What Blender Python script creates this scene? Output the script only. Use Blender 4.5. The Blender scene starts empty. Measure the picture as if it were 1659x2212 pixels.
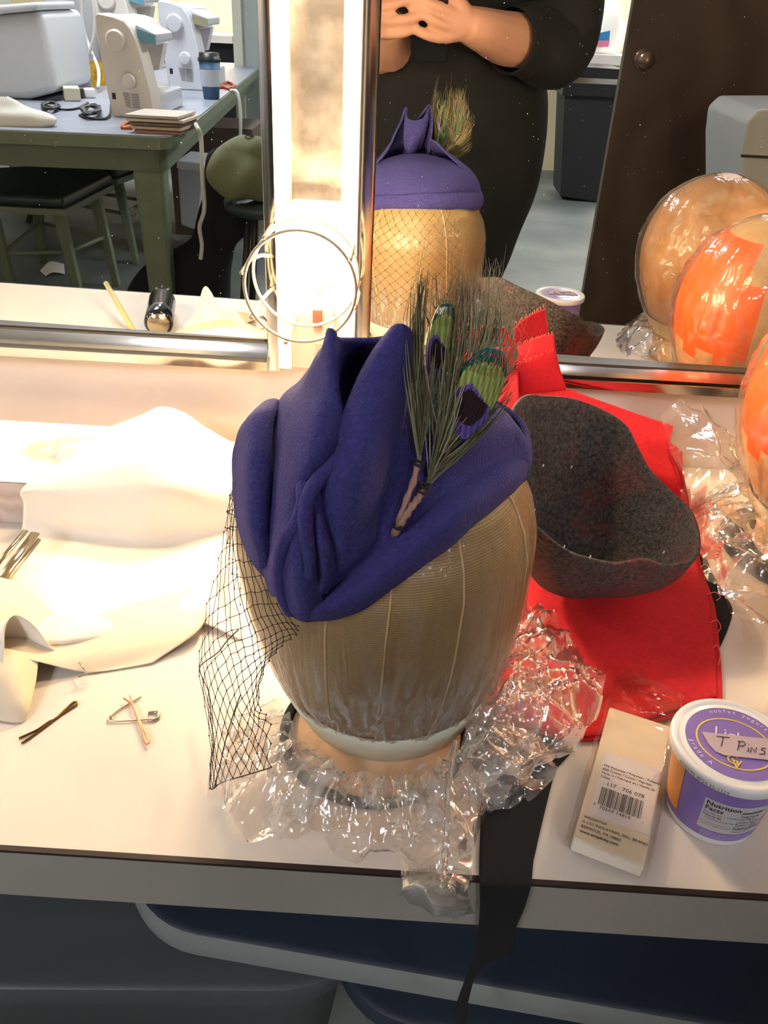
import bpy, math, random
import numpy as np
from mathutils import Vector as V, Matrix, noise
random.seed(7)
PI = math.pi
sc = bpy.context.scene
COL = sc.collection
# ---------------------------------------------------------------- camera calibration
F = 1789.0; CX = 829.5; CY = 1106.0; IW = 1659; IH = 2212
CT = 0.76                    # counter top height
H = 1.20                     # camera height
_d = V((-147, 2847, 1789)).normalized()
_X = V((1, .059, -.0118)); _X = (_X - _d * _X.dot(_d)).normalized()
_Z = -_d; _Y = _Z.cross(_X)
W = 0.81                     # mirror plane distance
TH = .020                    # small yaw of the mirror panes
MN = V((TH, 1, 0)).normalized(); MP = V((0, .813, 0))
def ray(px, py):
    c = V(((px - CX) / F, (py - CY) / F, 1)); return V((_X.dot(c), _Y.dot(c), _Z.dot(c)))
def oz(px, py, z=CT):
    r = ray(px, py); t = (z - H) / r.z; return V((r.x * t, r.y * t, z))
def oy(px, py, y, zmin=None):
    r = ray(px, py); t = y / r.y; p = V((r.x * t, y, H + r.z * t))
    if zmin is not None and p.z < zmin: return oz(px, py, zmin)
    return p
def refl(p): return p - 2 * MN * ((p - MP).dot(MN))
def Mz(px, py, z): return refl(oz(px, py, z))
def Mv(px, py, hd): return refl(oy(px, py, hd))
cam = bpy.data.cameras.new('camera'); co = bpy.data.objects.new('camera', cam); COL.objects.link(co)
cam.sensor_fit = 'VERTICAL'; cam.sensor_height = 24; cam.lens = F / IH * 24; cam.clip_start = .005; cam.clip_end = 60
R = Matrix(((_X.x, -_X.y, -_X.z), (_Y.x, -_Y.y, -_Y.z), (_Z.x, -_Z.y, -_Z.z)))
co.matrix_world = Matrix.Translation((0, 0, H)) @ R.to_4x4()
sc.camera = co
vs = sc.view_settings; vs.view_transform = 'Standard'; vs.look = 'None'; vs.gamma = 1; vs.use_curve_mapping = False; vs.exposure = 1.85
sc.display_settings.display_device = 'sRGB'
cy = sc.cycles
cy.use_denoising = True
cy.max_bounces = 7; cy.diffuse_bounces = 2; cy.glossy_bounces = 4; cy.transmission_bounces = 3; cy.transparent_max_bounces = 14
cy.sample_clamp_indirect = 4; cy.blur_glossy = 0.6; cy.use_adaptive_sampling = True; cy.adaptive_threshold = 0.1; cy.adaptive_min_samples = 16
cy.caustics_refractive = False; cy.caustics_reflective = True
# ---------------------------------------------------------------- materials
def lin(c):
    return tuple(((x / 255) / 12.92 if x / 255 <= .04045 else ((x / 255 + .055) / 1.055) ** 2.4) for x in c) + (1,)
def M(name, c, rough=.5, metal=0, c2=None, ns=40, bump=0, bs=None, sheen=0, spec=None, wave=None, alpha=None, detail=4, lo=.35, hi=.65, coat=0, sub=0, obj=True):
    m = bpy.data.materials.new(name); m.use_nodes = True; nt = m.node_tree; b = nt.nodes['Principled BSDF']
    b.inputs['Base Color'].default_value = lin(c); b.inputs['Roughness'].default_value = rough; b.inputs['Metallic'].default_value = metal
    if sheen: b.inputs['Sheen Weight'].default_value = sheen; b.inputs['Sheen Roughness'].default_value = .4; b.inputs['Sheen Tint'].default_value = lin(c)
    if spec is not None: b.inputs['Specular IOR Level'].default_value = spec
    if coat: b.inputs['Coat Weight'].default_value = coat; b.inputs['Coat Roughness'].default_value = .08
    if sub: b.inputs['Subsurface Weight'].default_value = sub; b.inputs['Subsurface Radius'].default_value = (.01, .004, .002); b.inputs['Subsurface Scale'].default_value = .5
    if alpha is not None: b.inputs['Alpha'].default_value = alpha
    tc = None
    if c2 or bump or wave:
        tc = nt.nodes.new('ShaderNodeTexCoord')
    if c2:
        n = nt.nodes.new('ShaderNodeTexNoise'); n.inputs['Scale'].default_value = ns; n.inputs['Detail'].default_value = detail
        r = nt.nodes.new('ShaderNodeValToRGB'); r.color_ramp.elements[0].color = lin(c); r.color_ramp.elements[1].color = lin(c2)
        r.color_ramp.elements[0].position = lo; r.color_ramp.elements[1].position = hi
        nt.links.new(tc.outputs['Object'], n.inputs['Vector']); nt.links.new(n.outputs['Fac'], r.inputs[0]); nt.links.new(r.outputs[0], b.inputs['Base Color'])
    if wave:   # (scale, direction, distortion, second colour)
        w = nt.nodes.new('ShaderNodeTexWave'); w.inputs['Scale'].default_value = wave[0]; w.bands_direction = wave[1]; w.inputs['Distortion'].default_value = wave[2]; w.inputs['Detail'].default_value = 2
        r = nt.nodes.new('ShaderNodeValToRGB'); r.color_ramp.elements[0].color = lin(c); r.color_ramp.elements[1].color = lin(wave[3])
        nt.links.new(tc.outputs['Object'], w.inputs['Vector']); nt.links.new(w.outputs['Fac'], r.inputs[0]); nt.links.new(r.outputs[0], b.inputs['Base Color'])
    if bump:
        n = nt.nodes.new('ShaderNodeTexNoise'); n.inputs['Scale'].default_value = bs or ns * 2; n.inputs['Detail'].default_value = 5
        bp = nt.nodes.new('ShaderNodeBump'); bp.inputs['Strength'].default_value = bump; bp.inputs['Distance'].default_value = .002
        nt.links.new(tc.outputs['Object'], n.inputs['Vector']); nt.links.new(n.outputs['Fac'], bp.inputs['Height']); nt.links.new(bp.outputs[0], b.inputs['Normal'])
    return m
def M_emit(name, c, s):
    m = bpy.data.materials.new(name); m.use_nodes = True; nt = m.node_tree; b = nt.nodes['Principled BSDF']
    b.inputs['Base Color'].default_value = lin(c); b.inputs['Emission Color'].default_value = lin(c); b.inputs['Emission Strength'].default_value = s
    return m
def M_film(name, fac=.12, white=.1, rough=.12, tint=(255, 250, 245), bs=60, bump=.5, streak=None, lo=.5, hi=.72, fade=None):
    """thin clear plastic: transparent sheet with a glossy skin and faint whitish creases"""
    m = bpy.data.materials.new(name); m.use_nodes = True; nt = m.node_tree; N = nt.nodes; L = nt.links
    for n in list(N):
        if n.type != 'OUTPUT_MATERIAL': N.remove(n)
    out = [n for n in N if n.type == 'OUTPUT_MATERIAL'][0]
    tr = N.new('ShaderNodeBsdfTransparent'); tr.inputs[0].default_value = lin(tint)
    gl = N.new('ShaderNodeBsdfGlossy'); gl.inputs['Roughness'].default_value = rough; gl.inputs[0].default_value = (1, 1, 1, 1)
    df = N.new('ShaderNodeBsdfTranslucent'); df.inputs[0].default_value = (.9, .88, .85, 1)
    d2 = N.new('ShaderNodeBsdfDiffuse'); d2.inputs[0].default_value = (.9, .88, .85, 1)
    ad = N.new('ShaderNodeMixShader'); ad.inputs[0].default_value = .6; L.new(df.outputs[0], ad.inputs[1]); L.new(d2.outputs[0], ad.inputs[2])
    tc = N.new('ShaderNodeTexCoord'); mp = N.new('ShaderNodeMapping'); L.new(tc.outputs['Object'], mp.inputs[0])
    if streak: mp.inputs['Scale'].default_value = streak
    n1 = N.new('ShaderNodeTexNoise'); n1.inputs['Scale'].default_value = bs; n1.inputs['Detail'].default_value = 3; n1.inputs['Distortion'].default_value = 1.2; L.new(mp.outputs[0], n1.inputs['Vector'])
    rp = N.new('ShaderNodeValToRGB'); rp.color_ramp.elements[0].position = lo; rp.color_ramp.elements[1].position = hi
    rp.color_ramp.elements[0].color = (white * .35,) * 3 + (1,); rp.color_ramp.elements[1].color = (min(1, white * 2.2),) * 3 + (1,)
    L.new(n1.outputs['Fac'], rp.inputs[0])
    bp = N.new('ShaderNodeBump'); bp.inputs['Strength'].default_value = bump; bp.inputs['Distance'].default_value = .003; L.new(n1.outputs['Fac'], bp.inputs['Height'])
    L.new(bp.outputs[0], gl.inputs['Normal'])
    fo = rp.outputs[0]
    if fade:   # creases run out with height above the band
        sx = N.new('ShaderNodeSeparateXYZ'); L.new(tc.outputs['Object'], sx.inputs[0]); mr = N.new('ShaderNodeMapRange'); mr.inputs[1].default_value = fade[0]; mr.inputs[2].default_value = fade[1]; mr.inputs[3].default_value = 1; mr.inputs[4].default_value = .12
        L.new(sx.outputs['Z'], mr.inputs[0]); mu = N.new('ShaderNodeMath'); mu.operation = 'MULTIPLY'; L.new(rp.outputs[0], mu.inputs[0]); L.new(mr.outputs[0], mu.inputs[1]); fo = mu.outputs[0]
    mx = N.new('ShaderNodeMixShader'); L.new(fo, mx.inputs[0]); L.new(tr.outputs[0], mx.inputs[1]); L.new(ad.outputs[0], mx.inputs[2])
    lw = N.new('ShaderNodeLayerWeight'); lw.inputs[0].default_value = .25; L.new(bp.outputs[0], lw.inputs['Normal'])
    ma = N.new('ShaderNodeMath'); ma.operation = 'MULTIPLY_ADD'; ma.inputs[1].default_value = .55; ma.inputs[2].default_value = fac; L.new(lw.outputs['Fresnel'], ma.inputs[0])
    m2 = N.new('ShaderNodeMixShader'); L.new(ma.outputs[0], m2.inputs[0]); L.new(mx.outputs[0], m2.inputs[1]); L.new(gl.outputs[0], m2.inputs[2])
    L.new(m2.outputs[0], out.inputs[0])
    return m
# ---------------------------------------------------------------- mesh helpers
ORG = {}
def catmull(P, n, closed=False):
    """n samples through the points P"""
    P = [V(p) for p in P]; k = len(P)
    if k == 1: return [P[0].copy() for _ in range(n)]
    out = []; segs = k if closed else k - 1
    for i in range(n):
        u = i / (n if closed else (n - 1)) * segs; j = min(int(u), segs - 1); f = u - j
        if closed: a, b, c, d = P[(j - 1) % k], P[j % k], P[(j + 1) % k], P[(j + 2) % k]
        else:
            b, c = P[j], P[j + 1]; a = P[j - 1] if j > 0 else b * 2 - c; d = P[j + 2] if j + 2 < k else c * 2 - b
        out.append(.5 * ((2 * b) + (c - a) * f + (2 * a - 5 * b + 4 * c - d) * f * f + (3 * b - a - 3 * c + d) * f ** 3))
    return out
class MB:
    def __init__(s): s.v = []; s.f = []; s.m = []; s.mi = 0
    def add(s, vv, ff):
        o = len(s.v); s.v += [V(p) for p in vv]; s.f += [tuple(i + o for i in q) for q in ff]; s.m += [s.mi] * len(ff); return s
    def box(s, lo, hi, rot=None, ctr=None):
        x0, y0, z0 = lo; x1, y1, z1 = hi
        vv = [V((x, y, z)) for z in (z0, z1) for y in (y0, y1) for x in (x0, x1)]
        if rot is not None:
            c = V(ctr) if ctr is not None else sum(vv, V()) / 8
            vv = [c + rot @ (p - c) for p in vv]
        return s.add(vv, [(0, 2, 3, 1), (4, 5, 7, 6), (0, 1, 5, 4), (2, 6, 7, 3), (0, 4, 6, 2), (1, 3, 7, 5)])
    def hexa(s, b, t): # bottom quad, top quad
        return s.add(list(b) + list(t), [(3, 2, 1, 0), (4, 5, 6, 7), (0, 1, 5, 4), (1, 2, 6, 5), (2, 3, 7, 6), (3, 0, 4, 7)])
    def prism(s, pts, off):
        n = len(pts); pts = [V(p) for p in pts]; off = V(off)
        return s.add(pts + [p + off for p in pts], [tuple(range(n))[::-1], tuple(range(n, 2 * n))] + [(i, (i + 1) % n, n + (i + 1) % n, n + i) for i in range(n)])
    def tube(s, P, r, n=8, closed=False, flat=None, caps=True):
        P = [V(p) for p in P]; k = len(P)
        if not hasattr(r, '__len__'): r = [r] * k
        up = None; vv = []
        for i, p in enumerate(P):
            t = (P[(i + 1) % k] - P[i - 1]) if closed else (P[min(i + 1, k - 1)] - P[max(i - 1, 0)])
            if t.length < 1e-9: t = V((0, 0, 1))
            t.normalize()
            if up is None:
                up = V((0, 0, 1)) if abs(t.z) < .9 else V((1, 0, 0))
            up = up - t * up.dot(t)
            if up.length < 1e-6: up = t.orthogonal()
            up.normalize(); sd = t.cross(up)
            for j in range(n):
                a = 2 * PI * j / n; w = sd * math.cos(a) * r[i] + up * math.sin(a) * r[i] * (flat or 1)
                vv.append(p + w)
        ff = []
        for i in range(k if closed else k - 1):
            for j in range(n):
                a = i * n + j; b = i * n + (j + 1) % n; c = ((i + 1) % k) * n + (j + 1) % n; d = ((i + 1) % k) * n + j
                ff.append((a, b, c, d))
        if not closed and caps:
            ff.append(tuple(range(n))[::-1]); ff.append(tuple(range((k - 1) * n, k * n)))
        return s.add(vv, ff)
    def cyl(s, a, b, r0, r1=None, n=24): return s.tube([a, b], [r0, r0 if r1 is None else r1], n)
    def lathe(s, prof, c, n=48, kx=1, ky=1, rot=None, fn=None, capb=True, capt=True):
        c = V(c); vv = []; k = len(prof)
        for (r, z) in prof:
            for j in range(n):
                a = 2 * PI * j / n; p = V((r * math.cos(a) * kx, r * math.sin(a) * ky, z))
                if fn: p = fn(p, a)
                if rot is not None: p = rot @ p
                vv.append(c + p)
        ff = [(i * n + j, i * n + (j + 1) % n, (i + 1) * n + (j + 1) % n, (i + 1) * n + j) for i in range(k - 1) for j in range(n)]
        if capb: ff.append(tuple(range(n))[::-1])
        if capt: ff.append(tuple(range((k - 1) * n, k * n)))
        return s.add(vv, ff)
    def grid(s, rows, closed=False):
        n = len(rows[0]); k = len(rows); vv = [p for r in rows for p in r]
        ff = [(i * n + j, i * n + (j + 1) % n, (i + 1) * n + (j + 1) % n, (i + 1) * n + j) for i in range(k - 1) for j in range(n if closed else n - 1)]
        return s.add(vv, ff)
    def ell(s, c, rx, ry, rz, n=20, rot=None):
        k = n // 2; prof = [(math.sin(PI * i / k), -math.cos(PI * i / k)) for i in range(1, k)]
        vv = []; c = V(c)
        for (r, z) in prof:
            for j in range(n):
                a = 2 * PI * j / n; p = V((r * math.cos(a) * rx, r * math.sin(a) * ry, z * rz)); vv.append(c + (rot @ p if rot is not None else p))
        m = len(prof); b = V((0, 0, -rz)); t = V((0, 0, rz)); vv += [c + (rot @ b if rot is not None else b), c + (rot @ t if rot is not None else t)]
        ff = [(i * n + j, i * n + (j + 1) % n, (i + 1) * n + (j + 1) % n, (i + 1) * n + j) for i in range(m - 1) for j in range(n)]
        ff += [(m * n, (j + 1) % n, j) for j in range(n)] + [(m * n + 1, (m - 1) * n + j, (m - 1) * n + (j + 1) % n) for j in range(n)]
        return s.add(vv, ff)
    def xf(s, mat): s.v = [mat @ p for p in s.v]; return s
    def obj(s, name, mats, parent=None, smooth=True, solid=0, sub=0, bevel=0, seg=2, off=0, angle=None, **tags):
        me = bpy.data.meshes.new(name)
        if parent is not None: o0 = ORG[parent]
        else:
            xs = [p.x for p in s.v]; ys = [p.y for p in s.v]; zs = [p.z for p in s.v]
            o0 = V(((min(xs) + max(xs)) / 2, (min(ys) + max(ys)) / 2, min(zs)))
        me.from_pydata([tuple(p - o0) for p in s.v], [], s.f)
        if not isinstance(mats, (list, tuple)): mats = [mats]
        for m in mats: me.materials.append(m)
        me.polygons.foreach_set('material_index', s.m)
        me.polygons.foreach_set('use_smooth', [smooth] * len(me.polygons))
        me.update(); me.validate()
        o = bpy.data.objects.new(name, me); COL.objects.link(o); ORG[o] = o0
        if parent is not None: o.parent = parent
        else: o.location = o0
        if bevel:
            md = o.modifiers.new('b', 'BEVEL'); md.width = bevel; md.segments = seg; md.limit_method = 'ANGLE'; md.angle_limit = .6
        if solid:
            md = o.modifiers.new('s', 'SOLIDIFY'); md.thickness = solid; md.offset = off
        if sub:
            md = o.modifiers.new('u', 'SUBSURF'); md.levels = sub; md.render_levels = sub
        if smooth and (bevel or angle):
            try:
                for p in me.polygons: p.use_smooth = True
                md = o.modifiers.new('w', 'WEIGHTED_NORMAL'); md.keep_sharp = True
                if angle:
                    me.set_sharp_from_angle(angle=angle)
            except Exception: pass
        for k_, v_ in tags.items(): o[k_] = v_
        return o
def surf(rows, nu, nv, fn=None, jit=0, js=30, seed=0):
    """smooth surface through a control net; rows = list of lists of points. returns grid rows"""
    A = [catmull(r, nu) for r in rows]
    cols = [catmull([a[i] for a in A], nv) for i in range(nu)]
    G = [[cols[i][j] for i in range(nu)] for j in range(nv)]
    if jit:
        for r in G:
            for p in r:
                q = p * js + V((seed, seed * 2.3, 0)); p += noise.noise_vector(q) * jit
    return G
def PY(rows, zmin=None): return [[oy(*p, zmin) for p in r] for r in rows]
def thing(name, loc, label, cat, group=None, kind=None):
    o = bpy.data.objects.new(name, None); COL.objects.link(o); o.location = loc; ORG[o] = V(loc); o.empty_display_size = .02
    o['label'] = label; o['category'] = cat
    if group: o['group'] = group
    if kind: o['kind'] = kind
    return o
def tag(o, label, cat, group=None):
    o['label'] = label; o['category'] = cat
    if group: o['group'] = group
    return o
def struct(o): o['kind'] = 'structure'; return o
def dup(root, loc, rot=None, **tags):
    r = root.copy(); COL.objects.link(r); r.location = loc
    if rot is not None: r.rotation_euler = rot
    for k, v in tags.items(): r[k] = v
    for ch in [c for c in root.children]:
        c = ch.copy(); COL.objects.link(c); c.parent = r
        for g in [x for x in ch.children]:
            d = g.copy(); COL.objects.link(d); d.parent = c
    return r
def text(name, body, mat, parent, O, ex, ey, size, fn=None, align='LEFT', lift=.0002, bold=0, mb=None, shear=0, font=None):
    """flat printed lettering; O origin, ex along the line, ey up the letters (unit vectors); fn maps (u,v) to a point"""
    cu = bpy.data.curves.new('t', 'FONT'); cu.body = body; cu.size = size; cu.align_x = align; cu.resolution_u = 2; cu.offset = bold; cu.shear = shear; cu.space_character = 1.02
    ob = bpy.data.objects.new('t', cu); COL.objects.link(ob); bpy.context.view_layer.update()
    dg = bpy.context.evaluated_depsgraph_get(); me = bpy.data.meshes.new_from_object(ob.evaluated_get(dg))
    nz = V(ex).cross(V(ey)).normalized() if fn is None else None
    vv = [(V(O) + V(ex) * p.co.x + V(ey) * p.co.y + nz * lift) if fn is None else fn(p.co.x, p.co.y) for p in me.vertices]
    ff = [tuple(p.vertices) for p in me.polygons]
    bpy.data.objects.remove(ob); bpy.data.curves.remove(cu); bpy.data.meshes.remove(me)
    if mb is not None: mb.add(vv, ff); return mb
    b = MB().add(vv, ff); return b.obj(name, mat, parent, smooth=False)
# ================================================================ materials
m_lam = M('white laminate', (232, 222, 212), .32, c2=(224, 213, 202), ns=9, bump=.05, bs=300)
m_apron = M('grey laminate', (152, 146, 136), .5, bump=.12, bs=500)
m_seam = M('dark laminate seam', (40, 24, 20), .5)
m_wall = M('painted wall', (243, 226, 212), .5, c2=(240, 221, 206), ns=6)
m_wallf = M('far wall paint', (188, 190, 182), .7)
m_floor = M('concrete floor', (120, 122, 114), .55, c2=(88, 92, 88), ns=2.2, bump=.1, bs=30, detail=8)
m_ceil = M('ceiling tile', (210, 208, 200), .9)
m_mirror = M('mirror silver', (240, 243, 240), .0, 1)
m_chrome = M('polished steel', (205, 198, 192), .14, 1, bump=.04, bs=30)
m_wpaint = M('white enamel', (240, 236, 228), .35)
m_plate = M('worn galvanised sheet', (176, 168, 160), .34, .75, c2=(128, 122, 116), ns=26, bump=.35, bs=90, detail=9, lo=.38, hi=.62)
m_bulb = M_emit('lamp glow', (255, 224, 178), 84)
m_wire = M('cream enamel wire', (146, 134, 116), .4, .4)
m_brass = M('screw metal', (200, 190, 176), .25, .9)
m_canvas = M('canvas', (172, 146, 100), .5, c2=(160, 134, 90), ns=300, bump=.3, bs=1100)
def ribs(m, sc_, c2):
    nt = m.node_tree; b = nt.nodes['Principled BSDF']; base = b.inputs['Base Color'].links[0].from_socket; tc = [n for n in nt.nodes if n.type == 'TEX_COORD'][0]
    w = nt.nodes.new('ShaderNodeTexWave'); w.bands_direction = 'Z'; w.inputs['Scale'].default_value = sc_; w.inputs['Distortion'].default_value = .6; nt.links.new(tc.outputs['Object'], w.inputs['Vector'])
    mx = nt.nodes.new('ShaderNodeMixRGB'); mx.inputs[2].default_value = lin(c2); nt.links.new(w.outputs['Fac'], mx.inputs[0]); nt.links.new(base, mx.inputs[1]); nt.links.new(mx.outputs[0], b.inputs['Base Color'])
ribs(m_canvas, 215, (134, 110, 72))
m_seamc = M('seam thread', (205, 180, 136), .7)
m_tape = M('frosted tape', (205, 205, 184), .35, sub=0)
m_neck = M('tan wood base', (222, 180, 140), .6)
m_felt = M('royal blue felt', (58, 54, 122), .95, c2=(44, 41, 98), ns=420, bump=.9, bs=620, sheen=.35, detail=6, lo=.3, hi=.7)
m_feltd = M('blue felt seam', (78, 76, 165), .95)
m_net = M('black veil thread', (52, 36, 26), .7)
m_grey = M('charcoal wool felt', (88, 82, 78), .95, c2=(34, 28, 27), ns=300, bump=1, bs=500, detail=8, lo=.3, hi=.7, sheen=.15)
def grey_marl():
    nt = m_grey.node_tree; b = nt.nodes['Principled BSDF']
    base = b.inputs['Base Color'].links[0].from_socket; tc = [n for n in nt.nodes if n.type == 'TEX_COORD'][0]
    n = nt.nodes.new('ShaderNodeTexNoise'); n.inputs['Scale'].default_value = 11; n.inputs['Detail'].default_value = 12; n.inputs['Roughness'].default_value = .8
    nt.links.new(tc.outputs['Object'], n.inputs['Vector'])
    r = nt.nodes.new('ShaderNodeValToRGB'); r.color_ramp.elements[0].position = .50; r.color_ramp.elements[1].position = .70
    nt.links.new(n.outputs['Fac'], r.inputs[0]); mx = nt.nodes.new('ShaderNodeMixRGB'); mx.inputs[2].default_value = lin((128, 44, 40))
    nt.links.new(r.outputs[0], mx.inputs[0]); nt.links.new(base, mx.inputs[1]); nt.links.new(mx.outputs[0], b.inputs['Base Color'])
grey_marl()
m_red = M('red cotton', (208, 20, 34), .85, c2=(194, 14, 28), ns=200, bump=.25, bs=900, sheen=.1)
m_redf = M('frayed red thread', (240, 110, 100), .9)
m_black = M('black fabric', (15, 15, 17), .9, bump=.1, bs=500)
m_film = M_film('clear plastic film', .06, .15, .13, bs=26, bump=.7)
m_filmw = M_film('creased plastic film', .08, .24, .13, bs=26, bump=.7)
m_wrap = M_film('stretched plastic wrap', .03, .26, .2, bs=17, bump=.6, streak=(9, 9, .45), lo=.42, hi=.66, fade=(.015, .085))
m_cello = M_film('cellophane', .05, .03, .06, bs=30)
m_paper = M('white tissue paper', (246, 238, 226), .8, sub=0)
m_muslin = M('cream muslin', (240, 222, 196), .85)
m_card = M('cream card', (246, 234, 214), .6)
m_label = M('white label', (242, 238, 246), .5)
m_ink = M('black ink', (32, 28, 28), .6)
m_wplas = M('white plastic', (246, 244, 246), .35, coat=.3)
m_purp = M('purple print', (140, 114, 196), .4, coat=.3)
m_yell = M('yellow print', (232, 206, 92), .4)
m_pen = M('pencil line', (60, 48, 52), .6)
m_mask = M('masking tape', (206, 184, 196), .6, alpha=.93)
m_gold = M('bobby pin brown', (120, 88, 42), .3, .8)
m_copper = M('bobby pin copper', (206, 138, 108), .35, .6)
m_steel = M('pin steel', (190, 176, 150), .22, .95)
# ================================================================ room shell
RX0, RX1, RY0 = -3.6, 4.2, -7.6
b = MB().box((RX0, RY0, -.06), (RX1, .95, 0)); struct(b.obj('floor', m_floor, smooth=False))
b = MB().box((RX0, RY0, 2.75), (RX1, .95, 2.8)); struct(b.obj('ceiling', m_ceil, smooth=False))
b = MB().box((RX0, .835, 0), (RX1, .95, 2.75)); struct(b.obj('wall_front', m_wall, smooth=False))
b = MB().box((RX0 - .1, RY0, 0), (RX0, .95, 2.75)); struct(b.obj('wall_left', m_wallf, smooth=False))
b = MB().box((RX1, RY0, 0), (RX1 + .1, .95, 2.75)); struct(b.obj('wall_right', m_wallf, smooth=False))
b = MB().box((RX0, RY0 - .1, 0), (RX1, RY0, 2.75)); struct(b.obj('wall_back', m_wallf, smooth=False))
# ================================================================ counter
cnt = thing('makeup_counter', (0, .56, CT - .05), 'white laminate makeup counter with a grey front edge and dark seam line', 'counter')
b = MB().box((-1.1, .3035, CT - .032), (1.3, .834, CT)); b.obj('worktop', m_lam, cnt, smooth=False)
b = MB().box((-1.1, .3, CT - .0022), (1.3, .3035, CT - .0001)); b.obj('edge_seam', m_seam, cnt, smooth=False, label='dark brown seam line')
b = MB().box((-1.1, .3, CT - .0445), (1.3, .3034, CT - .0023)); b.obj('front_panel', m_apron, cnt, smooth=False, label='grey laminate front edge')
b = MB(); p = oy(1010, 1908, .2998); b.prism([p + V((x * .001, 0, z * .001)) for x, z in ((-1.6, 1.8), (.4, 2), (1.6, .2), (1.2, -1.6), (0, -.4))], (0, -.0001, 0)); b.obj('chip_mark', m_black, cnt, smooth=False)
MB().box((-1.1, .3036, 0), (-1.06, .83, CT - .033)).obj('side_panel', m_apron, cnt, smooth=False); MB().box((1.26, .3036, 0), (1.3, .83, CT - .033)).obj('side_panel', m_apron, cnt, smooth=False)
# ================================================================ mirrors (panes share one normal)
def my_at(x, off=0): # y of the mirror plane at x
    return .813 - TH * x + off
def mirror(name, x0, x1, z0, z1, label, side):
    t = thing(name, ((x0 + x1) / 2, .82, z0), label, 'mirror')
    b = MB(); pts = [(x0 + .001, my_at(x0), z0), (x1 - .001, my_at(x1), z0), (x1 - .001, my_at(x1), z1), (x0 + .001, my_at(x0), z1)]
    b.add(pts, [(0, 1, 2, 3)]); b.prism(pts, (0, .004, 0)); b.v = b.v[4:]; b.f = [tuple(i - 4 for i in f) for f in b.f[1:]]; b.m = b.m[1:]
    b.obj('pane', m_mirror, t, smooth=False)
    # chrome frame, a rounded channel section
    f = MB(); zb = .860
    def bar(p0, p1, wdir, w, sec=((0, 0), (.03, .0038), (.10, .0050), (.5, .0056), (.9, .0050), (.97, .004), (1, 0))):
        # section: in width direction w and out of the wall
        rows = []
        for e, p in enumerate((p0, p1)):
            rows.append([V(p) + V(wdir) * (w * q) + V((0, -h, 0)) for q, h in sec])
        f.grid(rows)
    yf = .811
    bar((x0, yf, z0 + .0005), (x1, yf, z0 + .0005), (0, 0, -1), .0285, ((0, 0), (.02, .002), (.30, .0052), (.50, .0066), (.54, .0095), (.57, .0112), (.60, .0114), (.97, .0085), (1, .004)))
    if side in ('l', 'b'): bar((x0, yf, zb), (x0, yf, z1), (-1, 0, 0), .013)
    if side in ('r', 'b'): bar((x1, yf, zb), (x1, yf, z1), (1, 0, 0), .013)
    f.obj('frame', m_chrome, t, smooth=True, angle=.35)
    s = MB().box((x0, my_at(x1) - .0012, z0 - .0002), (x1, my_at(x0), z0 + .0022)); s.obj('gasket', M('dark gasket', (60, 56, 48), .5), t, smooth=False)
    return t
mirror('wall_mirror', -.80, -.1398, .888, 1.9, 'framed wall mirror left of the bulb strip, reflecting the sewing table', 'r')
mirror('wall_mirror', -.0362, .62, .888, 1.9, 'framed wall mirror behind the hat, reflecting the person in black', 'l')
# ================================================================ light strip between the mirrors
ls = thing('vanity_light_strip', (-.088, .81, .86), 'white metal light strip with wire bulb cage between the mirrors', 'light fixture')
x0, x1 = -.1262, -.0498
b = MB(); b.box((x0, .792, .869), (x0 + .0125, .834, 1.9)); b.box((x1 - .0150, .792, .869), (x1, .834, 1.9)); b.box((x0, .826, .86), (x1, .834, 1.9))
b.obj('channel', m_wpaint, ls, smooth=False)
b = MB().box((x0 + .0126, .820, 1.030), (x1 - .0151, .8255, 1.9)); b.obj('backing_sheet', m_plate, ls, smooth=False, label='mottled grey galvanised backing sheet')
b = MB().box((x0 + .0126, .795, .955), (x1 - .0151, .8255, 1.030)); b.obj('socket_box', m_wpaint, ls, smooth=False, bevel=.002)
b = MB().box((x0 + .013, .800, .868), (x1 - .0155, .8255, .9545)); sp = b.obj('switch_plate', M('satin aluminium', (214, 196, 184), .28, .85), ls, smooth=False, label='satin metal switch plate')
q = oy(686, 686, .799)
b = MB().box((q.x - .0045, .7945, q.z - .0095), (q.x + .0045, .8005, q.z + .0095), rot=Matrix.Rotation(.08, 3, 'X'))
b.obj('rocker_switch', M('red rocker', (228, 40, 34), .25), sp, smooth=False, bevel=.0008, label='red rocker switch')
b = MB()
for (px, py) in ((686, 600), (686, 629), (688, 747), (686, 768)):
    c = oy(px, py, .799); b = MB().cyl(c + V((0, .001, 0)), c - V((0, .0012, 0)), .0036, .003, 16); b.obj('screw', m_brass, sp, smooth=False)
# bulb + socket
bc = V((-.088, .0, 0)); c = oy(660, 566, .765)
b = MB(); b.cyl((c.x, .795, c.z), (c.x, .782, c.z), .017, .016, 28); b.obj('lamp_socket', m_wpaint, ls)
def bulb_mesh(cx, cyy, cz, r=.0235):
    prof = []
    for i in range(15):
        a = PI * i / 15; prof.append((r * math.sin(a) if i else .0005, -r * math.cos(a)))
    prof += [(.0125, r * .98), (.0125, r * 1.2)]
    return MB().lathe(prof, (cx, cyy, cz), 28, rot=Matrix.Rotation(-PI / 2, 3, 'X'))
bulb_mesh(c.x, c.y - .008, c.z).obj('light_bulb', m_bulb, ls, label='glowing round bulb')
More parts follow.
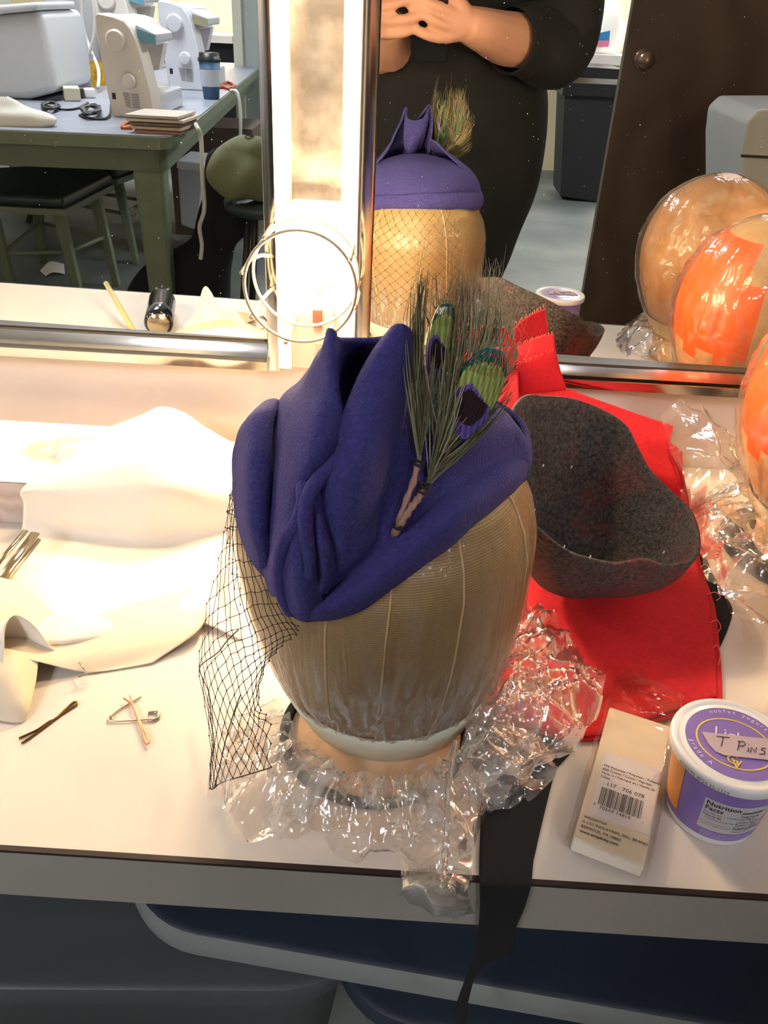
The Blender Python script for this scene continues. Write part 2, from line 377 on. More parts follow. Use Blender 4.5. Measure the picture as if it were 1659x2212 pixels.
# wire cage
fc = oy(648, 622, .736); rg = .0505; g = MB()
def ring(cx, y, cz, r, tr=.0016, ph=0): 
    return [V((cx + r * math.cos(a + ph), y, cz + r * math.sin(a + ph))) for a in [2 * PI * i / 56 for i in range(56)]]
g.tube(ring(fc.x, .736, fc.z, rg), .00165, 8, True); g.tube(ring(fc.x, .778, fc.z, rg * .985), .00165, 8, True)
for (px, py) in ((520, 590), (572, 517), (747, 567), (757, 662), (706, 732), (617, 741), (540, 688)):
    p = oy(px, py, .733); dr = V((p.x - fc.x, 0, p.z - fc.z)).normalized()
    q = V((fc.x, .733, fc.z)) + dr * (rg + .0028)
    e = V((fc.x, .80, fc.z)) + dr * (rg * .92); e2 = V((fc.x, .81, fc.z)) + dr * (rg * .62)
    g.tube([q, q + V((0, .045, 0)), e, e2], .0019, 8)
cg = g.obj('bulb_guard', m_wire, ls, label='round wire cage in front of the bulb')
# a second strip beyond the right edge of the right mirror and one left (they light the counter)
for sx, lab in ((.70, 'white metal light strip with bare bulb right of the right mirror'), (-.878, 'white metal light strip with bare bulb left of the left mirror')):
    t = thing('vanity_light_strip', (sx, .81, .86), lab, 'light fixture')
    MB().box((sx - .04, .80, .86), (sx + .04, .834, 1.9)).obj('channel', m_wpaint, t, smooth=False)
    for zz in (.99, 1.3):
        MB().cyl((sx, .80, zz), (sx, .782, zz), .017, .016, 24).obj('lamp_socket', m_wpaint, t)
        bulb_mesh(sx, .757, zz).obj('light_bulb', m_bulb, t)
for zz in (1.29,):
    MB().cyl((-.088, .826, zz), (-.088, .782, zz), .017, .016, 24).obj('lamp_socket', m_wpaint, ls)
    bulb_mesh(-.088, .757, zz).obj('light_bulb', m_bulb, ls)
# ceiling lights
for i, (x, y) in enumerate(((-1.5, -2.0), (1.4, -2.6), (-1.6, -5.0), (1.4, -5.4))):
    t = thing('ceiling_light', (x, y, 2.70), ['ceiling light panel above the sewing table', 'ceiling light panel above the brown door', 'ceiling light panel at the far left', 'ceiling light panel above the far counter'][i], 'ceiling light')
    MB().box((x - .32, y - .62, 2.70), (x + .32, y + .62, 2.749)).obj('housing', m_wpaint, t, smooth=False)
    MB().box((x - .28, y - .58, 2.694), (x + .28, y + .58, 2.6995)).obj('diffuser', M_emit('fluorescent diffuser', (236, 240, 250), 11.0), t, smooth=False)
# ================================================================ canvas head block
HC = (-.003, .445)
hz = [.770, .80, .82, .84, .86, .88, .90, .92, .938, .955, .968, .978, .986, .990]
hr = [.0625, .0745, .0815, .0868, .0905, .0930, .0940, .0935, .089, .080, .068, .052, .030, .006]
def head_c(z): return V((-.0045 + max(0, (.90 - z)) * .05, .445, z))
def prof_r(z): return float(np.interp(z, hz, hr))
def head_pt(a, z, off=0):
    r = prof_r(z) + off; return head_c(z) + V((r * math.cos(a), 1.08 * r * math.sin(a), 0))
hb = thing('hat_block', (HC[0], HC[1], CT), 'canvas covered head block under the blue felt hat', 'head form')
zl = list(np.linspace(.770, .990, 44))
b = MB().grid([[head_pt(2 * PI * j / 96, z) for j in range(96)] for z in zl], True)
b.f.append(tuple(range(96))[::-1]); b.f.append(tuple(range(43 * 96, 44 * 96))); b.m += [0, 0]
b.obj('head', m_canvas, hb)
b = MB()
for a in (-1.62, -1.17, -1.98, -.55, 1.0, 2.1, 3.3):
    b.tube([head_pt(a + .12 * math.sin((z - .8) * 9), z, .0002) for z in np.linspace(.79, .965, 40)], .0007, 5)
b.obj('seam', m_seamc, hb, label='raised seam line')
# tape band round the bottom
b = MB(); rows = []
for z, off in ((.7702, .0012), (.7715, .0024), (.790, .0026), (.8045, .0022), (.8055, .0010)):
    rows.append([head_pt(2 * PI * j / 96, z, off) for j in range(96)])
b.grid(rows, True); b.obj('tape_band', m_tape, hb, label='frosted pale green tape band')
b = MB().lathe([(.0560, CT + .0006), (.0575, CT + .003), (.0555, CT + .006), (.056, CT + .0098)], (-.001, .408, 0), 64, fn=lambda p, a: p, capb=True)
b.obj('neck', m_neck, hb, label='tan neck base')
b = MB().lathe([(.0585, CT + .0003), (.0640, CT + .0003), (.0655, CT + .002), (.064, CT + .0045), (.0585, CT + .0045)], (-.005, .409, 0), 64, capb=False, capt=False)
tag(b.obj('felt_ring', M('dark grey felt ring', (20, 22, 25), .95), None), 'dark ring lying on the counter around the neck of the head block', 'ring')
# stretched plastic wrap over the head, wrinkles gather to the band
def wrap_pt(a, z):
    g = max(0, min(1, (.875 - z) / .07)); front = 1
    w = (noise.noise(V((math.cos(a) * 9, math.sin(a) * 9, z * 4 + a))) * .0024 + abs(noise.noise(V((math.cos(a) * 26, math.sin(a) * 26, z * 9)))) * .0022) * g * front
    return head_pt(a, z, .0014 + max(0, w))
b = MB().grid([[wrap_pt(2 * PI * j / 420, z) for j in range(420)] for z in np.linspace(.8035, .955, 46)], True)
tag(b.obj('plastic_wrap', m_wrap, None), 'clear plastic wrap stretched tight over the canvas head block', 'plastic wrap')
# ================================================================ the blue felt hat
hat = thing('felt_hat', (-.005, .44, .905), 'royal blue felt cocktail hat with draped folds, feathers and net veil', 'hat')
rimP = [oy(1138, 1005, .43), oy(1113, 1053, .412), oy(1029, 1124, .382), oy(955, 1183, .366), oy(880, 1232, .354), oy(800, 1290, .347), oy(725, 1330, .3435), oy(665, 1338, .3435),
        oy(620, 1315, .348), oy(578, 1250, .36), oy(543, 1205, .375), oy(516, 1130, .392), oy(508, 1050, .412), oy(514, 985, .430),
        V((-.082, .460, .958)), V((-.066, .488, .967)), V((-.035, .505, .976)), V((.002, .509, .979)), V((.036, .498, .979)), V((.058, .472, .976))]
NR = 120
rim = catmull(rimP, NR, True); apex = V((-.002, .403, 1.012))
rows = []
for i in range(26):
    t = i / 25 * PI / 2; c_, s_ = math.cos(t), math.sin(t); row = []
    for j, p in enumerate(rim):
        k = max(c_, 0) ** .8
        q = V((apex.x + (p.x - apex.x) * k, apex.y + (p.y - apex.y) * k, p.z + (apex.z - p.z) * s_ ** .92))
        # keep clear of the block
        f = (q - V((apex.x, apex.y, q.z))); 
        q += noise.noise_vector(q * 22) * .0022 * s_
        row.append(q)
    rows.append(row)
b = MB().grid(rows, True); b.f.append(tuple(range(25 * NR, 26 * NR))); b.m.append(0)
b.obj('crown', m_felt, hat, solid=.003, off=0)
def felt(name, net, nu=26, nv=40, jit=.0012, js=45, seed=0, th=.0028, label=None):
    b = MB().grid(surf(PY(net), nu, nv, jit=jit, js=js, seed=seed)); o = b.obj(name, m_felt, hat, solid=th, off=0, sub=1)
    if label: o['label'] = label
    return o
# left bulge
felt('drape_fold', [[(540, 905, .50), (560, 880, .46), (585, 864, .435), (602, 866, .425), (600, 885, .425)],
      [(520, 935, .49), (520, 930, .45), (548, 900, .405), (585, 905, .400), (592, 920, .410)],
      [(515, 975, .48), (511, 975, .44), (535, 970, .385), (578, 965, .382), (588, 970, .400)],
      [(512, 1045, .46), (509, 1045, .42), (535, 1050, .368), (578, 1055, .368), (590, 1060, .385)],
      [(520, 1125, .43), (516, 1125, .395), (540, 1130, .356), (575, 1125, .358), (590, 1120, .372)],
      [(540, 1185, .40), (535, 1185, .380), (555, 1190, .354), (580, 1180, .354), (592, 1175, .366)],
      [(555, 1225, .385), (552, 1222, .372), (568, 1226, .357), (585, 1215, .354), (594, 1205, .362)]], seed=1, label='soft bulging fold on the left')
# tall middle fold with the first peak
felt('drape_fold', [[(716, 713, .376), (718, 712, .372), (721, 713, .369), (724, 716, .369), (727, 720, .372)],
      [(694, 762, .392), (700, 760, .374), (710, 762, .366), (719, 766, .363), (724, 772, .368)],
      [(650, 826, .425), (664, 830, .392), (692, 835, .367), (718, 838, .358), (726, 842, .366)],
      [(603, 872, .43), (630, 885, .385), (680, 895, .352), (728, 895, .352), (738, 897, .362)],
      [(590, 958, .41), (622, 955, .365), (680, 960, .338), (732, 958, .349), (740, 960, .360)],
      [(584, 1045, .39), (615, 1045, .350), (655, 1030, .337), (700, 1015, .345), (712, 1012, .354)],
      [(583, 1115, .372), (608, 1115, .343), (636, 1098, .334), (662, 1080, .340), (668, 1078, .350)],
      [(577, 1185, .365), (595, 1180, .341), (618, 1160, .331), (644, 1128, .335), (652, 1125, .346)],
      [(574, 1240, .362), (586, 1240, .341), (600, 1225, .333), (618, 1196, .334), (624, 1192, .345)],
      [(592, 1290, .353), (600, 1287, .342), (604, 1272, .336), (608, 1250, .335), (614, 1246, .345)]], nv=64, seed=2, label='tall folded point on the left, its tail twisting down')
# pocket between the points (inner, set back)
felt('drape_fold', [[(720, 716, .372), (738, 729, .384), (765, 732, .392), (800, 731, .393), (835, 723, .388), (862, 702, .376)],
      [(718, 770, .372), (740, 775, .402), (770, 780, .412), (805, 778, .410), (835, 770, .398), (862, 750, .380)],
      [(722, 840, .370), (742, 840, .402), (770, 840, .410), (800, 835, .404), (825, 830, .390), (850, 815, .380)],
      [(730, 930, .362), (745, 930, .382), (765, 925, .388), (785, 920, .382), (805, 915, .374), (830, 900, .37)],
      [(720, 1010, .352), (733, 1005, .362), (750, 1000, .364), (765, 995, .360), (780, 990, .356), (800, 985, .355)]], seed=3, label='shadowed inner pocket between the two points')
# broad right sheet with the second peak
felt('drape_fold', [[(852, 706, .372), (862, 700, .368), (872, 699, .367), (880, 706, .370), (886, 720, .378)],
      [(800, 772, .368), (825, 762, .361), (852, 762, .362), (874, 766, .369), (888, 778, .386)],
      [(765, 838, .361), (795, 836, .353), (835, 838, .356), (866, 840, .368), (883, 850, .392)],
      [(740, 905, .354), (775, 905, .345), (820, 908, .348), (855, 912, .361), (871, 922, .386)],
      [(712, 990, .345), (750, 990, .336), (798, 994, .340), (834, 998, .351), (850, 1000, .372)],
      [(676, 1052, .340), (730, 1066, .332), (780, 1068, .336), (812, 1072, .346), (826, 1075, .362)],
      [(672, 1112, .340), (728, 1128, .332), (770, 1130, .336), (800, 1130, .343), (812, 1130, .354)],
      [(688, 1178, .341), (728, 1188, .334), (765, 1184, .338), (792, 1178, .343), (803, 1176, .350)],
      [(700, 1245, .344), (715, 1246, .339), (735, 1236, .340), (752, 1222, .343), (762, 1215, .348)]], nu=34, nv=60, seed=4, label='broad smooth sheet rising to the right point')
# narrow flare under the twist
felt('drape_fold', [[(664, 1080, .338), (674, 1068, .333), (688, 1055, .336)],
      [(668, 1130, .335), (684, 1128, .328), (700, 1140, .333)],
      [(674, 1190, .334), (700, 1188, .326), (720, 1192, .333)],
      [(680, 1240, .336), (704, 1242, .329), (722, 1245, .337)],
      [(672, 1285, .338), (688, 1285, .333), (702, 1282, .340)]], nu=14, nv=28, seed=5, label='short flare below the twist')
felt('drape_fold', [[(638, 1120, .338), (652, 1100, .331), (668, 1085, .334)],
      [(620, 1180, .336), (645, 1175, .326), (672, 1165, .331)],
      [(608, 1240, .338), (645, 1235, .324), (680, 1228, .331)],
      [(610, 1280, .340), (648, 1285, .325), (690, 1270, .333)],
      [(622, 1318, .343), (655, 1325, .330), (694, 1308, .338)],
      [(640, 1334, .346), (662, 1340, .340), (690, 1336, .346)]], nu=18, nv=32, seed=6, label='rounded nose at the lowest point')
b = MB()
b.tube(catmull(PY([[(650, 1025, .343), (654, 1045, .337), (656, 1065, .332), (655, 1090, .329), (640, 1130, .329), (618, 1165, .330), (606, 1200, .333), (604, 1245, .336), (612, 1290, .338), (630, 1322, .340)]])[0], 60),
       [.0015 + .0022 * math.sin(min(1, i / 12) * PI / 2) for i in range(60)], 10)
b.tube(catmull(PY([[(737, 900, .356), (739, 950, .349), (722, 998, .342), (690, 1032, .335), (668, 1068, .329), (660, 1110, .326), (662, 1160, .325), (668, 1205, .324), (668, 1250, .326)]])[0], 60),
       [.0013 + .0024 * math.sin(min(1, i / 20) * PI / 2) * (1 - .5 * max(0, (i - 45) / 15)) for i in range(60)], 10)
b.obj('twisted_pleat', m_felt, hat, label='two rolled pleat edges meeting at the twist')
# turned-up brim band
bn = [[(648, 1296, .338), (660, 1318, .331), (668, 1333, .336), (672, 1338, .346)],
      [(700, 1288, .341), (716, 1308, .331), (724, 1326, .335), (727, 1335, .346)],
      [(758, 1230, .347), (782, 1264, .336), (796, 1290, .338), (802, 1302, .350)],
      [(828, 1166, .353), (852, 1200, .341), (872, 1232, .344), (880, 1245, .354)],
      [(900, 1112, .362), (926, 1148, .349), (948, 1176, .353), (956, 1187, .366)],
      [(960, 1066, .374), (990, 1092, .358), (1018, 1116, .364), (1030, 1128, .380)],
      [(1022, 1029, .388), (1050, 1052, .373), (1072, 1076, .381), (1078, 1088, .396)],
      [(1075, 1000, .404), (1100, 1018, .392), (1114, 1040, .398), (1113, 1054, .412)],
      [(1126, 962, .440), (1139, 985, .430), (1141, 1006, .430), (1131, 1030, .434)]]
rows = PY(bn)
for (x, y, z) in ((.074, .462, .972), (.058, .486, .976), (.030, .507, .978), (-.006, .514, .976), (-.042, .507, .971), (-.070, .486, .962), (-.086, .456, .952)):
    k = (V((x, y, 0)) - V((0, .43, 0))).normalized()
    rows.append([V((x, y, z + .007)) + k * .001, V((x, y, z + .003)) + k * .004, V((x, y, z - .006)) + k * .005, V((x, y, z - .013)) + k * .002])
b = MB().grid(surf(rows, 14, 130, jit=.0012, js=50, seed=9)); b.obj('brim_band', m_felt, hat, solid=.0032, off=0, sub=1, label='turned up brim band')
# right shoulder of the crown, a soft roll
felt('drape_fold', [[(880, 800, .405), (925, 792, .42), (980, 822, .43), (1045, 860, .440), (1075, 885, .46)],
      [(872, 850, .392), (930, 850, .402), (1000, 880, .405), (1085, 900, .425), (1100, 900, .445)],
      [(860, 930, .375), (930, 930, .382), (1010, 940, .385), (1100, 940, .412), (1122, 945, .435)],
      [(845, 1010, .366), (900, 1015, .369), (970, 1010, .376), (1060, 985, .397), (1120, 970, .425)],
      [(822, 1090, .358), (860, 1095, .360), (915, 1080, .364), (970, 1055, .374), (1040, 1015, .392)],
      [(805, 1170, .352), (825, 1165, .352), (850, 1150, .354), (885, 1120, .359), (930, 1085, .367)]], nu=30, nv=40, seed=7, label='smooth right side of the crown')
# ---------------------------------------------------------------- veil
def net_patch(mb, net, nu, nv, r=.00022, skew=0):
    G = surf(net, nu * 2 + 1, nv * 2 + 1, jit=.0018, js=70, seed=3)
    def P(i, j): return G[j][i]
    ks = []
    for j in range(nv * 2 + 1):
        for i in range(nu * 2 + 1):
            if (i + j) % 2: continue
            ks.append((i, j))
            for (di, dj) in ((1, 1), (-1, 1)):
                a, c = i + di, j + dj
                if 0 <= a <= nu * 2 and 0 <= c <= nv * 2:
                    p, q = P(i, j), P(a, c); m = (p + q) / 2 + noise.noise_vector(p * 300) * .0006
                    mb.tube([p, m, q], r, 3, caps=False)
    for (i, j) in ks:
        p = P(i, j); mb.ell(p, .0007, .0006, .0009, 5)
vb = MB()
net_patch(vb, [[oy(*q, y_, CT + .003) for (q, y_) in row] for row in [
    [((504, 1030), .445), ((512, 1120), .405), ((545, 1212), .366), ((590, 1290), .344), ((645, 1352), .336)],
    [((490, 1110), .455), ((505, 1200), .408), ((540, 1285), .370), ((590, 1345), .346), ((640, 1375), .338)],
    [((468, 1220), .460), ((486, 1300), .415), ((532, 1360), .378), ((575, 1392), .350), ((606, 1398), .340)],
    [((442, 1330), .455), ((460, 1390), .410), ((510, 1422), .380), ((555, 1442), .352), ((575, 1442), .340)],
    [((429, 1440), .420), ((455, 1482), .395), ((498, 1505), .375), ((538, 1520), .352), ((560, 1528), .340)],
    [((452, 1580), .385), ((466, 1600), .370), ((505, 1600), .360), ((545, 1590), .346), ((580, 1560), .336)],
    [((455, 1705), .362), ((472, 1695), .360), ((502, 1680), .350), ((545, 1668), .340), ((586, 1658), .330)]]], 10, 13, r=.00026)
# a thicker gathered edge thread
E_ = [oy(*q, y_, CT + .003) for (q, y_) in [((515, 1360), .378), ((490, 1385), .385), ((470, 1410), .39), ((432, 1440), .42), ((440, 1470), .405), ((452, 1500), .395), ((456, 1560), .39), ((462, 1600), .385), ((455, 1660), .37), ((456, 1704), .362), ((480, 1690), .355), ((540, 1672), .345), ((586, 1658), .335)]]
vb.tube(catmull(E_, 60), .0004, 4)
vb.tube(catmull([oy(*q, y_, CT + .003) for (q, y_) in [((520, 1500), .385), ((505, 1540), .38), ((490, 1590), .37), ((478, 1640), .365), ((463, 1700), .36)]], 30), .0005, 4)
# over the face side, seen in the mirror
rows = []
for z in np.linspace(.968, .845, 8):
    rows.append([head_pt(a, z - (0 if z < .98 else 0), .004 + (.99 - z) * .05) for a in np.linspace(PI * 1.02, PI * .30, 9)])
net_patch(vb, rows, 16, 10, r=.00022)
vb.obj('veil', m_net, hat, smooth=False, label='black net veil')
# ---------------------------------------------------------------- peacock feathers
m_b1 = M('olive barb', (78, 74, 44), .5, sheen=.2); m_b2 = M('brown barb', (146, 130, 100), .5); m_b3 = M('teal barb', (52, 124, 106), .4, .2)
m_b4 = M('pale green barb', (128, 132, 96), .4, .1); m_q = M('quill', (170, 150, 118), .5); m_qw = M('brown floral tape', (150, 112, 98), .7, bump=.5, bs=300)
e_gold = M('gold green vane', (164, 168, 92), .4, 0, wave=(110, 'X', 1, (112, 130, 66))); e_teal = M('teal vane', (30, 112, 104), .35, .3, wave=(110, 'X', 1, (20, 66, 58)))
e_vio = M('violet vane', (118, 92, 172), .35, .15, wave=(110, 'X', 1, (78, 62, 130))); e_dark = M('dark brown vane', (44, 30, 34), .4, .2); e_olive = M('olive vane', (70, 84, 40), .4, .2)
def feather(rach, ys, eye, label, seed, ntop=90, nlow=70, spread=1.0, tips=None):
    rnd = random.Random(seed)
    R_ = catmull([oy(p[0], p[1], y) for p, y in zip(rach, ys)], 40)
    f = thing('peacock_feather', R_[0], label, 'feather', None); f['category'] = 'feather'
    return f, R_, rnd
def add_feather(rach, ys, eyec, eyer, eyerot, label, seed, strands):
    """a feather part of the hat; children: quill, eye"""
    rnd = random.Random(seed)
    R_ = catmull([oy(p[0], p[1], y) for p, y in zip(rach, ys)], 50)
    fb = MB()
    for (base_s, tips, n, wob, mi, rr) in strands:
        for k in range(n):
            s = base_s[0] + (base_s[1] - base_s[0]) * rnd.random(); p0 = R_[min(49, int(s * 49))]
            u = rnd.random(); T = catmull([oy(t[0], t[1], t[2]) for t in tips], 50)[min(49, int(u * 49))]
            T = T + V((rnd.uniform(-1, 1), rnd.uniform(-1, 1), rnd.uniform(-1, 1))) * wob
            side = 1 if T.x > p0.x else -1
            m1 = p0.lerp(T, .33) + V((side * rnd.uniform(0, wob * 1.2), rnd.uniform(-wob, wob) * .7, -rnd.uniform(0, .6) * wob))
            m2 = p0.lerp(T, .7) + V((side * rnd.uniform(-.2, 1.5) * wob, rnd.uniform(-wob, wob) * .8, rnd.uniform(-.4, .4) * wob))
            P = catmull([p0, m1, m2, T], 12)
            fb.mi = mi if rnd.random() < .75 else rnd.choice((0, 1, 3))
            fb.tube(P, [rr * (1 - .82 * (i / 11)) for i in range(12)], 3, caps=False)
    fb.mi = 4; fb.tube(R_, [.0007 * (1 - .6 * i / 49) for i in range(50)], 6)
    fo = fb.obj('feather', [m_b1, m_b2, m_b3, m_b4, m_q], hat, smooth=False, label=label)
    # eye: a cupped vane with zones of colour
    (ex, ey, yy) = eyec; C_ = oy(ex, ey, yy); rx, rz = eyer; eb = MB(); nu, nv = 40, 46; ca, sa = math.cos(eyerot), math.sin(eyerot); vv = []; 
    for j in range(nv + 1):
        for i in range(nu + 1):
            u = (i / nu * 2 - 1); v = (j / nv * 2 - 1); w = math.sqrt(max(0, 1 - v * v)) if v < 0 else math.sqrt(max(0, 1 - v ** 2.6)) 
            x = u * w * rx; z = v * rz; yo = .006 * u * u * w - .0006 * math.sin(i * 2.1)
            vv.append(C_ + V((x * ca - z * sa, yo - .12 * z, x * sa + z * ca)))
    eb.v = vv
    for j in range(nv):
        for i in range(nu):
            u = ((i + .5) / nu * 2 - 1); v = ((j + .5) / nv * 2 - 1); w = math.sqrt(max(.001, 1 - v * v)); X_ = u * w; Z_ = v
            d1 = math.hypot((X_ + .02) / .60, (Z_ + .24) / .42); d2 = math.hypot((X_ + .08) / .84, (Z_ + .34) / .58); d3 = math.hypot((X_ - .05) / .92, (Z_ - .10) / .62)
            if d1 < 1 and Z_ < .02 - .30 * X_: mi = 3
            elif d2 < 1 and Z_ < .08 - .40 * X_: mi = 2
            elif math.hypot(X_ / .4, (Z_ + .85) / .12) < 1: mi = 2
            elif d3 < 1: mi = 0
            elif Z_ > .5: mi = 1
            else: mi = 1 if (i // 2) % 2 else 4
            if (abs(u) > .90 and i % 2) or (v > .42 and i % 3 == 0) or (v > .66 and i % 3 == 1): continue
            eb.f.append((j * (nu + 1) + i, j * (nu + 1) + i + 1, (j + 1) * (nu + 1) + i + 1, (j + 1) * (nu + 1) + i)); eb.m.append(mi)
    eb.obj('feather_eye', [e_gold, e_teal, e_vio, e_dark, e_olive], fo, solid=.0003, label='iridescent eye spot')
    return fo, R_
fo1, R1 = add_feather([(905, 1000), (915, 930), (925, 850), (935, 760), (945, 690), (948, 655)], [.366, .372, .378, .385, .39, .392],
    (951, 742, .378), (.0062, .0205), -.08, 'left peacock feather with green eye half hidden by barbs', 11,
    [((.0, .35), [(897, 640, .38), (905, 600, .385), (925, 590, .385), (935, 620, .385)], 46, .003, 0, .00042),
     ((.0, .2), [(890, 700, .375), (900, 640, .38), (912, 600, .38)], 34, .0022, 0, .00045),
     ((.1, .5), [(955, 650, .395), (968, 700, .40), (972, 760, .40), (968, 830, .395)], 36, .003, 2, .0004),
     ((.0, .1), [(868, 712, .366), (880, 722, .366)], 3, .0015, 3, .0005),
     ((.6, 1), [(930, 610, .39), (950, 640, .39), (962, 650, .39)], 16, .003, 3, .0003),
     ((.0, .4), [(905, 560, .38), (935, 590, .38)], 3, .006, 1, .00028)])
fo2, R2 = add_feather([(921, 1055), (945, 985), (975, 925), (1005, 880), (1030, 830), (1045, 740), (1050, 690)], [.362, .370, .378, .384, .388, .392, .395],
    (1031, 856, .371), (.0120, .0262), -.22, 'right peacock feather with large gold and violet eye', 23,
    [((.0, .3), [(975, 640, .385), (990, 600, .385), (1010, 620, .385)], 52, .004, 0, .00044),
     ((.05, .5), [(1010, 600, .39), (1035, 590, .39), (1060, 580, .395), (1085, 620, .40)], 60, .006, 1, .00036),
     ((.1, .5), [(1090, 620, .40), (1105, 680, .40), (1118, 740, .40), (1120, 790, .40)], 44, .004, 1, .00036),
     ((.0, .35), [(1075, 700, .40), (1105, 780, .40), (1112, 830, .40), (1100, 870, .40)], 50, .003, 0, .0005),
     ((.05, .25), [(985, 790, .384), (992, 730, .384), (1010, 700, .386), (1050, 660, .39)], 46, .003, 2, .0004),
     ((.3, .9), [(1040, 640, .392), (1065, 660, .395), (1080, 700, .398)], 50, .004, 2, .00036),
     ((.2, .7), [(1000, 640, .392), (1030, 600, .39), (1060, 610, .392), (1085, 650, .396), (1110, 720, .40)], 60, .009, 1, .0003),
     ((.0, .3), [(1040, 470, .39), (935, 485, .39), (915, 500, .385)], 4, .006, 1, .0003),
     ((.1, .6), [(960, 540, .39), (1000, 545, .39), (1062, 560, .40), (1080, 555, .40)], 12, .007, 1, .0003)])
b = MB()
b.tube(catmull(PY([[(848, 1160, .350), (862, 1125, .349), (878, 1080, .352), (893, 1040, .358), (903, 1000, .364)]])[0], 24), [.0006, *[.0016 + .0003 * math.sin(i * 1.3) for i in range(22)], .0013], 8)
b.tube(catmull(PY([[(850, 1158, .349), (868, 1128, .347), (886, 1100, .349), (902, 1078, .355), (917, 1055, .360)]])[0], 24), [.0006, *[.0019 + .0004 * math.sin(i * 1.7) for i in range(22)], .0015], 8)
b.obj('quill_wrap', m_qw, hat, label='two stems wrapped in brown tape')
b = MB(); 
for c_ in ((858, 1138, .347), (905, 1003, .363), (919, 1052, .359), (914, 1062, .357)):
    p = oy(*c_)
    for k in range(3): b.tube([p + V((.0026 * math.cos(a), -.0004 + .0022 * math.sin(a), k * .0008 + .0006 * math.sin(a * 2 + k))) for a in [2 * PI * i / 14 for i in range(14)]], .0004, 5, True)
b.obj('binding_thread', M('black thread', (22, 22, 30), .7), hat)
# ================================================================ crumpled film helper
def crease(p, s, seed=0):
    """sharp ridges: distance between the two nearest cell points"""
    d = noise.voronoi(V((p.x * s + seed, p.y * s + seed * 1.7, p.z * s)))[0]
    return d[1] - d[0]
def crumple(G, amp, s=40, seed=0, lift=0, zmin=None, fine=True, polar=None, dirn=None):
    for r in G:
        for p in r:
            q = V(p)
            if polar is not None:
                dx, dy = p.x - polar[0], p.y - polar[1]; qq = V((math.atan2(dy, dx) * .085, math.hypot(dx, dy) * .38, p.z * .3))
            elif dirn is not None:
                qq = V((p.x * -dirn[1] + p.y * dirn[0], (p.x * dirn[0] + p.y * dirn[1]) * .38, p.z * .3))
            else: qq = q
            c = crease(qq, s, seed); c2 = crease(q, s * 1.7, seed + 5)
            n_ = noise.noise_vector(q * s * .7 + V((seed, 0, 0)))
            k = amp * (1.1 * (1 - min(1, c * 1.6)) ** 2 + (.22 * (1 - min(1, c2 * 1.8)) ** 2 if fine else 0))
            p.z += k + lift; p.x += n_.x * amp * .7; p.y += n_.y * amp * .7
            if zmin is not None and p.z < zmin: p.z = zmin + .0002 + .0006 * abs(n_.z)
    return G
def film_obj(name, Gs, mat, parent=None):
    b = MB()
    for G in Gs: b.grid(G)
    return b.obj(name, mat, parent, smooth=True)
# ================================================================ plastic bag gathered round the foot of the block
def ringfilm(a0, a1, na, nr, r0, r1f, z0, zf, seed, cx=-.001, cyy=.412):
    G = []
    for j in range(nr):
        t = j / (nr - 1); row = []
        for i in range(na):
            a = a0 + (a1 - a0) * i / (na - 1); R1 = r1f(a)
            r = r0 + (R1 - r0) * t + .0035 * noise.noise(V((a * 5, t * 2, seed))); 
            z = zf(t, a) + .004 * math.sin(a * 23 + seed + 2 * math.sin(a * 7)) * (1 - t) * .6
            row.append(V((cx + r * math.cos(a), cyy + r * math.sin(a), z)))
        G.append(row)
    return G
bag1 = ringfilm(-PI * .98, .35, 150, 34, .0665, lambda a: min(.122 + .026 * noise.noise(V((a * 1.7, 0, 3))) + .012 * math.sin(a * 3 + 1), (.101 + .006 * math.sin(a * 7)) / max(.01, -math.sin(a)) if math.sin(a) < 0 else 9), .785, lambda t, a: CT + .0015 + .020 * (1 - t) ** 1.5 + .009 * math.sin(t * PI), 1)
crumple(bag1, .010, 48, 2, polar=(-.001, .412), zmin=CT + .0006)
for r in bag1:
    for p in r: p.y = max(p.y, .306 + .002 * math.sin(p.x * 200))
bag2 = ringfilm(-PI * .9, .15, 120, 26, .062, lambda a: .100 + .02 * noise.noise(V((a * 2.2, 4, 3))), .785, lambda t, a: CT + .006 + .014 * (1 - t) + .010 * math.sin(t * PI), 4)
crumple(bag2, .010, 60, 8, polar=(-.001, .412), zmin=CT + .002)
lobe = surf([[oz(1150, 1320, .782), oz(1200, 1350, .786), oz(1230, 1400, .782), oz(1300, 1470, .777)],
             [oz(1085, 1400, .798), oz(1150, 1430, .800), oz(1220, 1460, .794), oz(1305, 1500, .780)],
             [oz(1040, 1480, .800), oz(1110, 1510, .806), oz(1190, 1540, .800), oz(1275, 1570, .780)],
             [oz(1010, 1560, .792), oz(1080, 1590, .800), oz(1160, 1610, .792), oz(1240, 1630, .777)],
             [oz(1010, 1640, .780), oz(1060, 1670, .788), oz(1120, 1690, .782), oz(1200, 1650, .772)],
             [oz(1000, 1720, .770), oz(1030, 1730, .774), oz(1090, 1720, .771), oz(1140, 1700, .768)]], 70, 80)
crumple(lobe, .011, 44, 3, dirn=(.8, .6), zmin=CT + .008)
lobe2 = surf([[oz(1130, 1310, .790), oz(1165, 1345, .792), oz(1190, 1400, .788)],
              [oz(1060, 1440, .808), oz(1120, 1470, .812), oz(1180, 1500, .800)],
              [oz(1030, 1540, .806), oz(1090, 1560, .810), oz(1160, 1590, .800)],
              [oz(1000, 1640, .790), oz(1050, 1650, .795), oz(1110, 1660, .786)]], 44, 60)
crumple(lobe2, .010, 55, 13, dirn=(.5, .85), zmin=CT + .01)
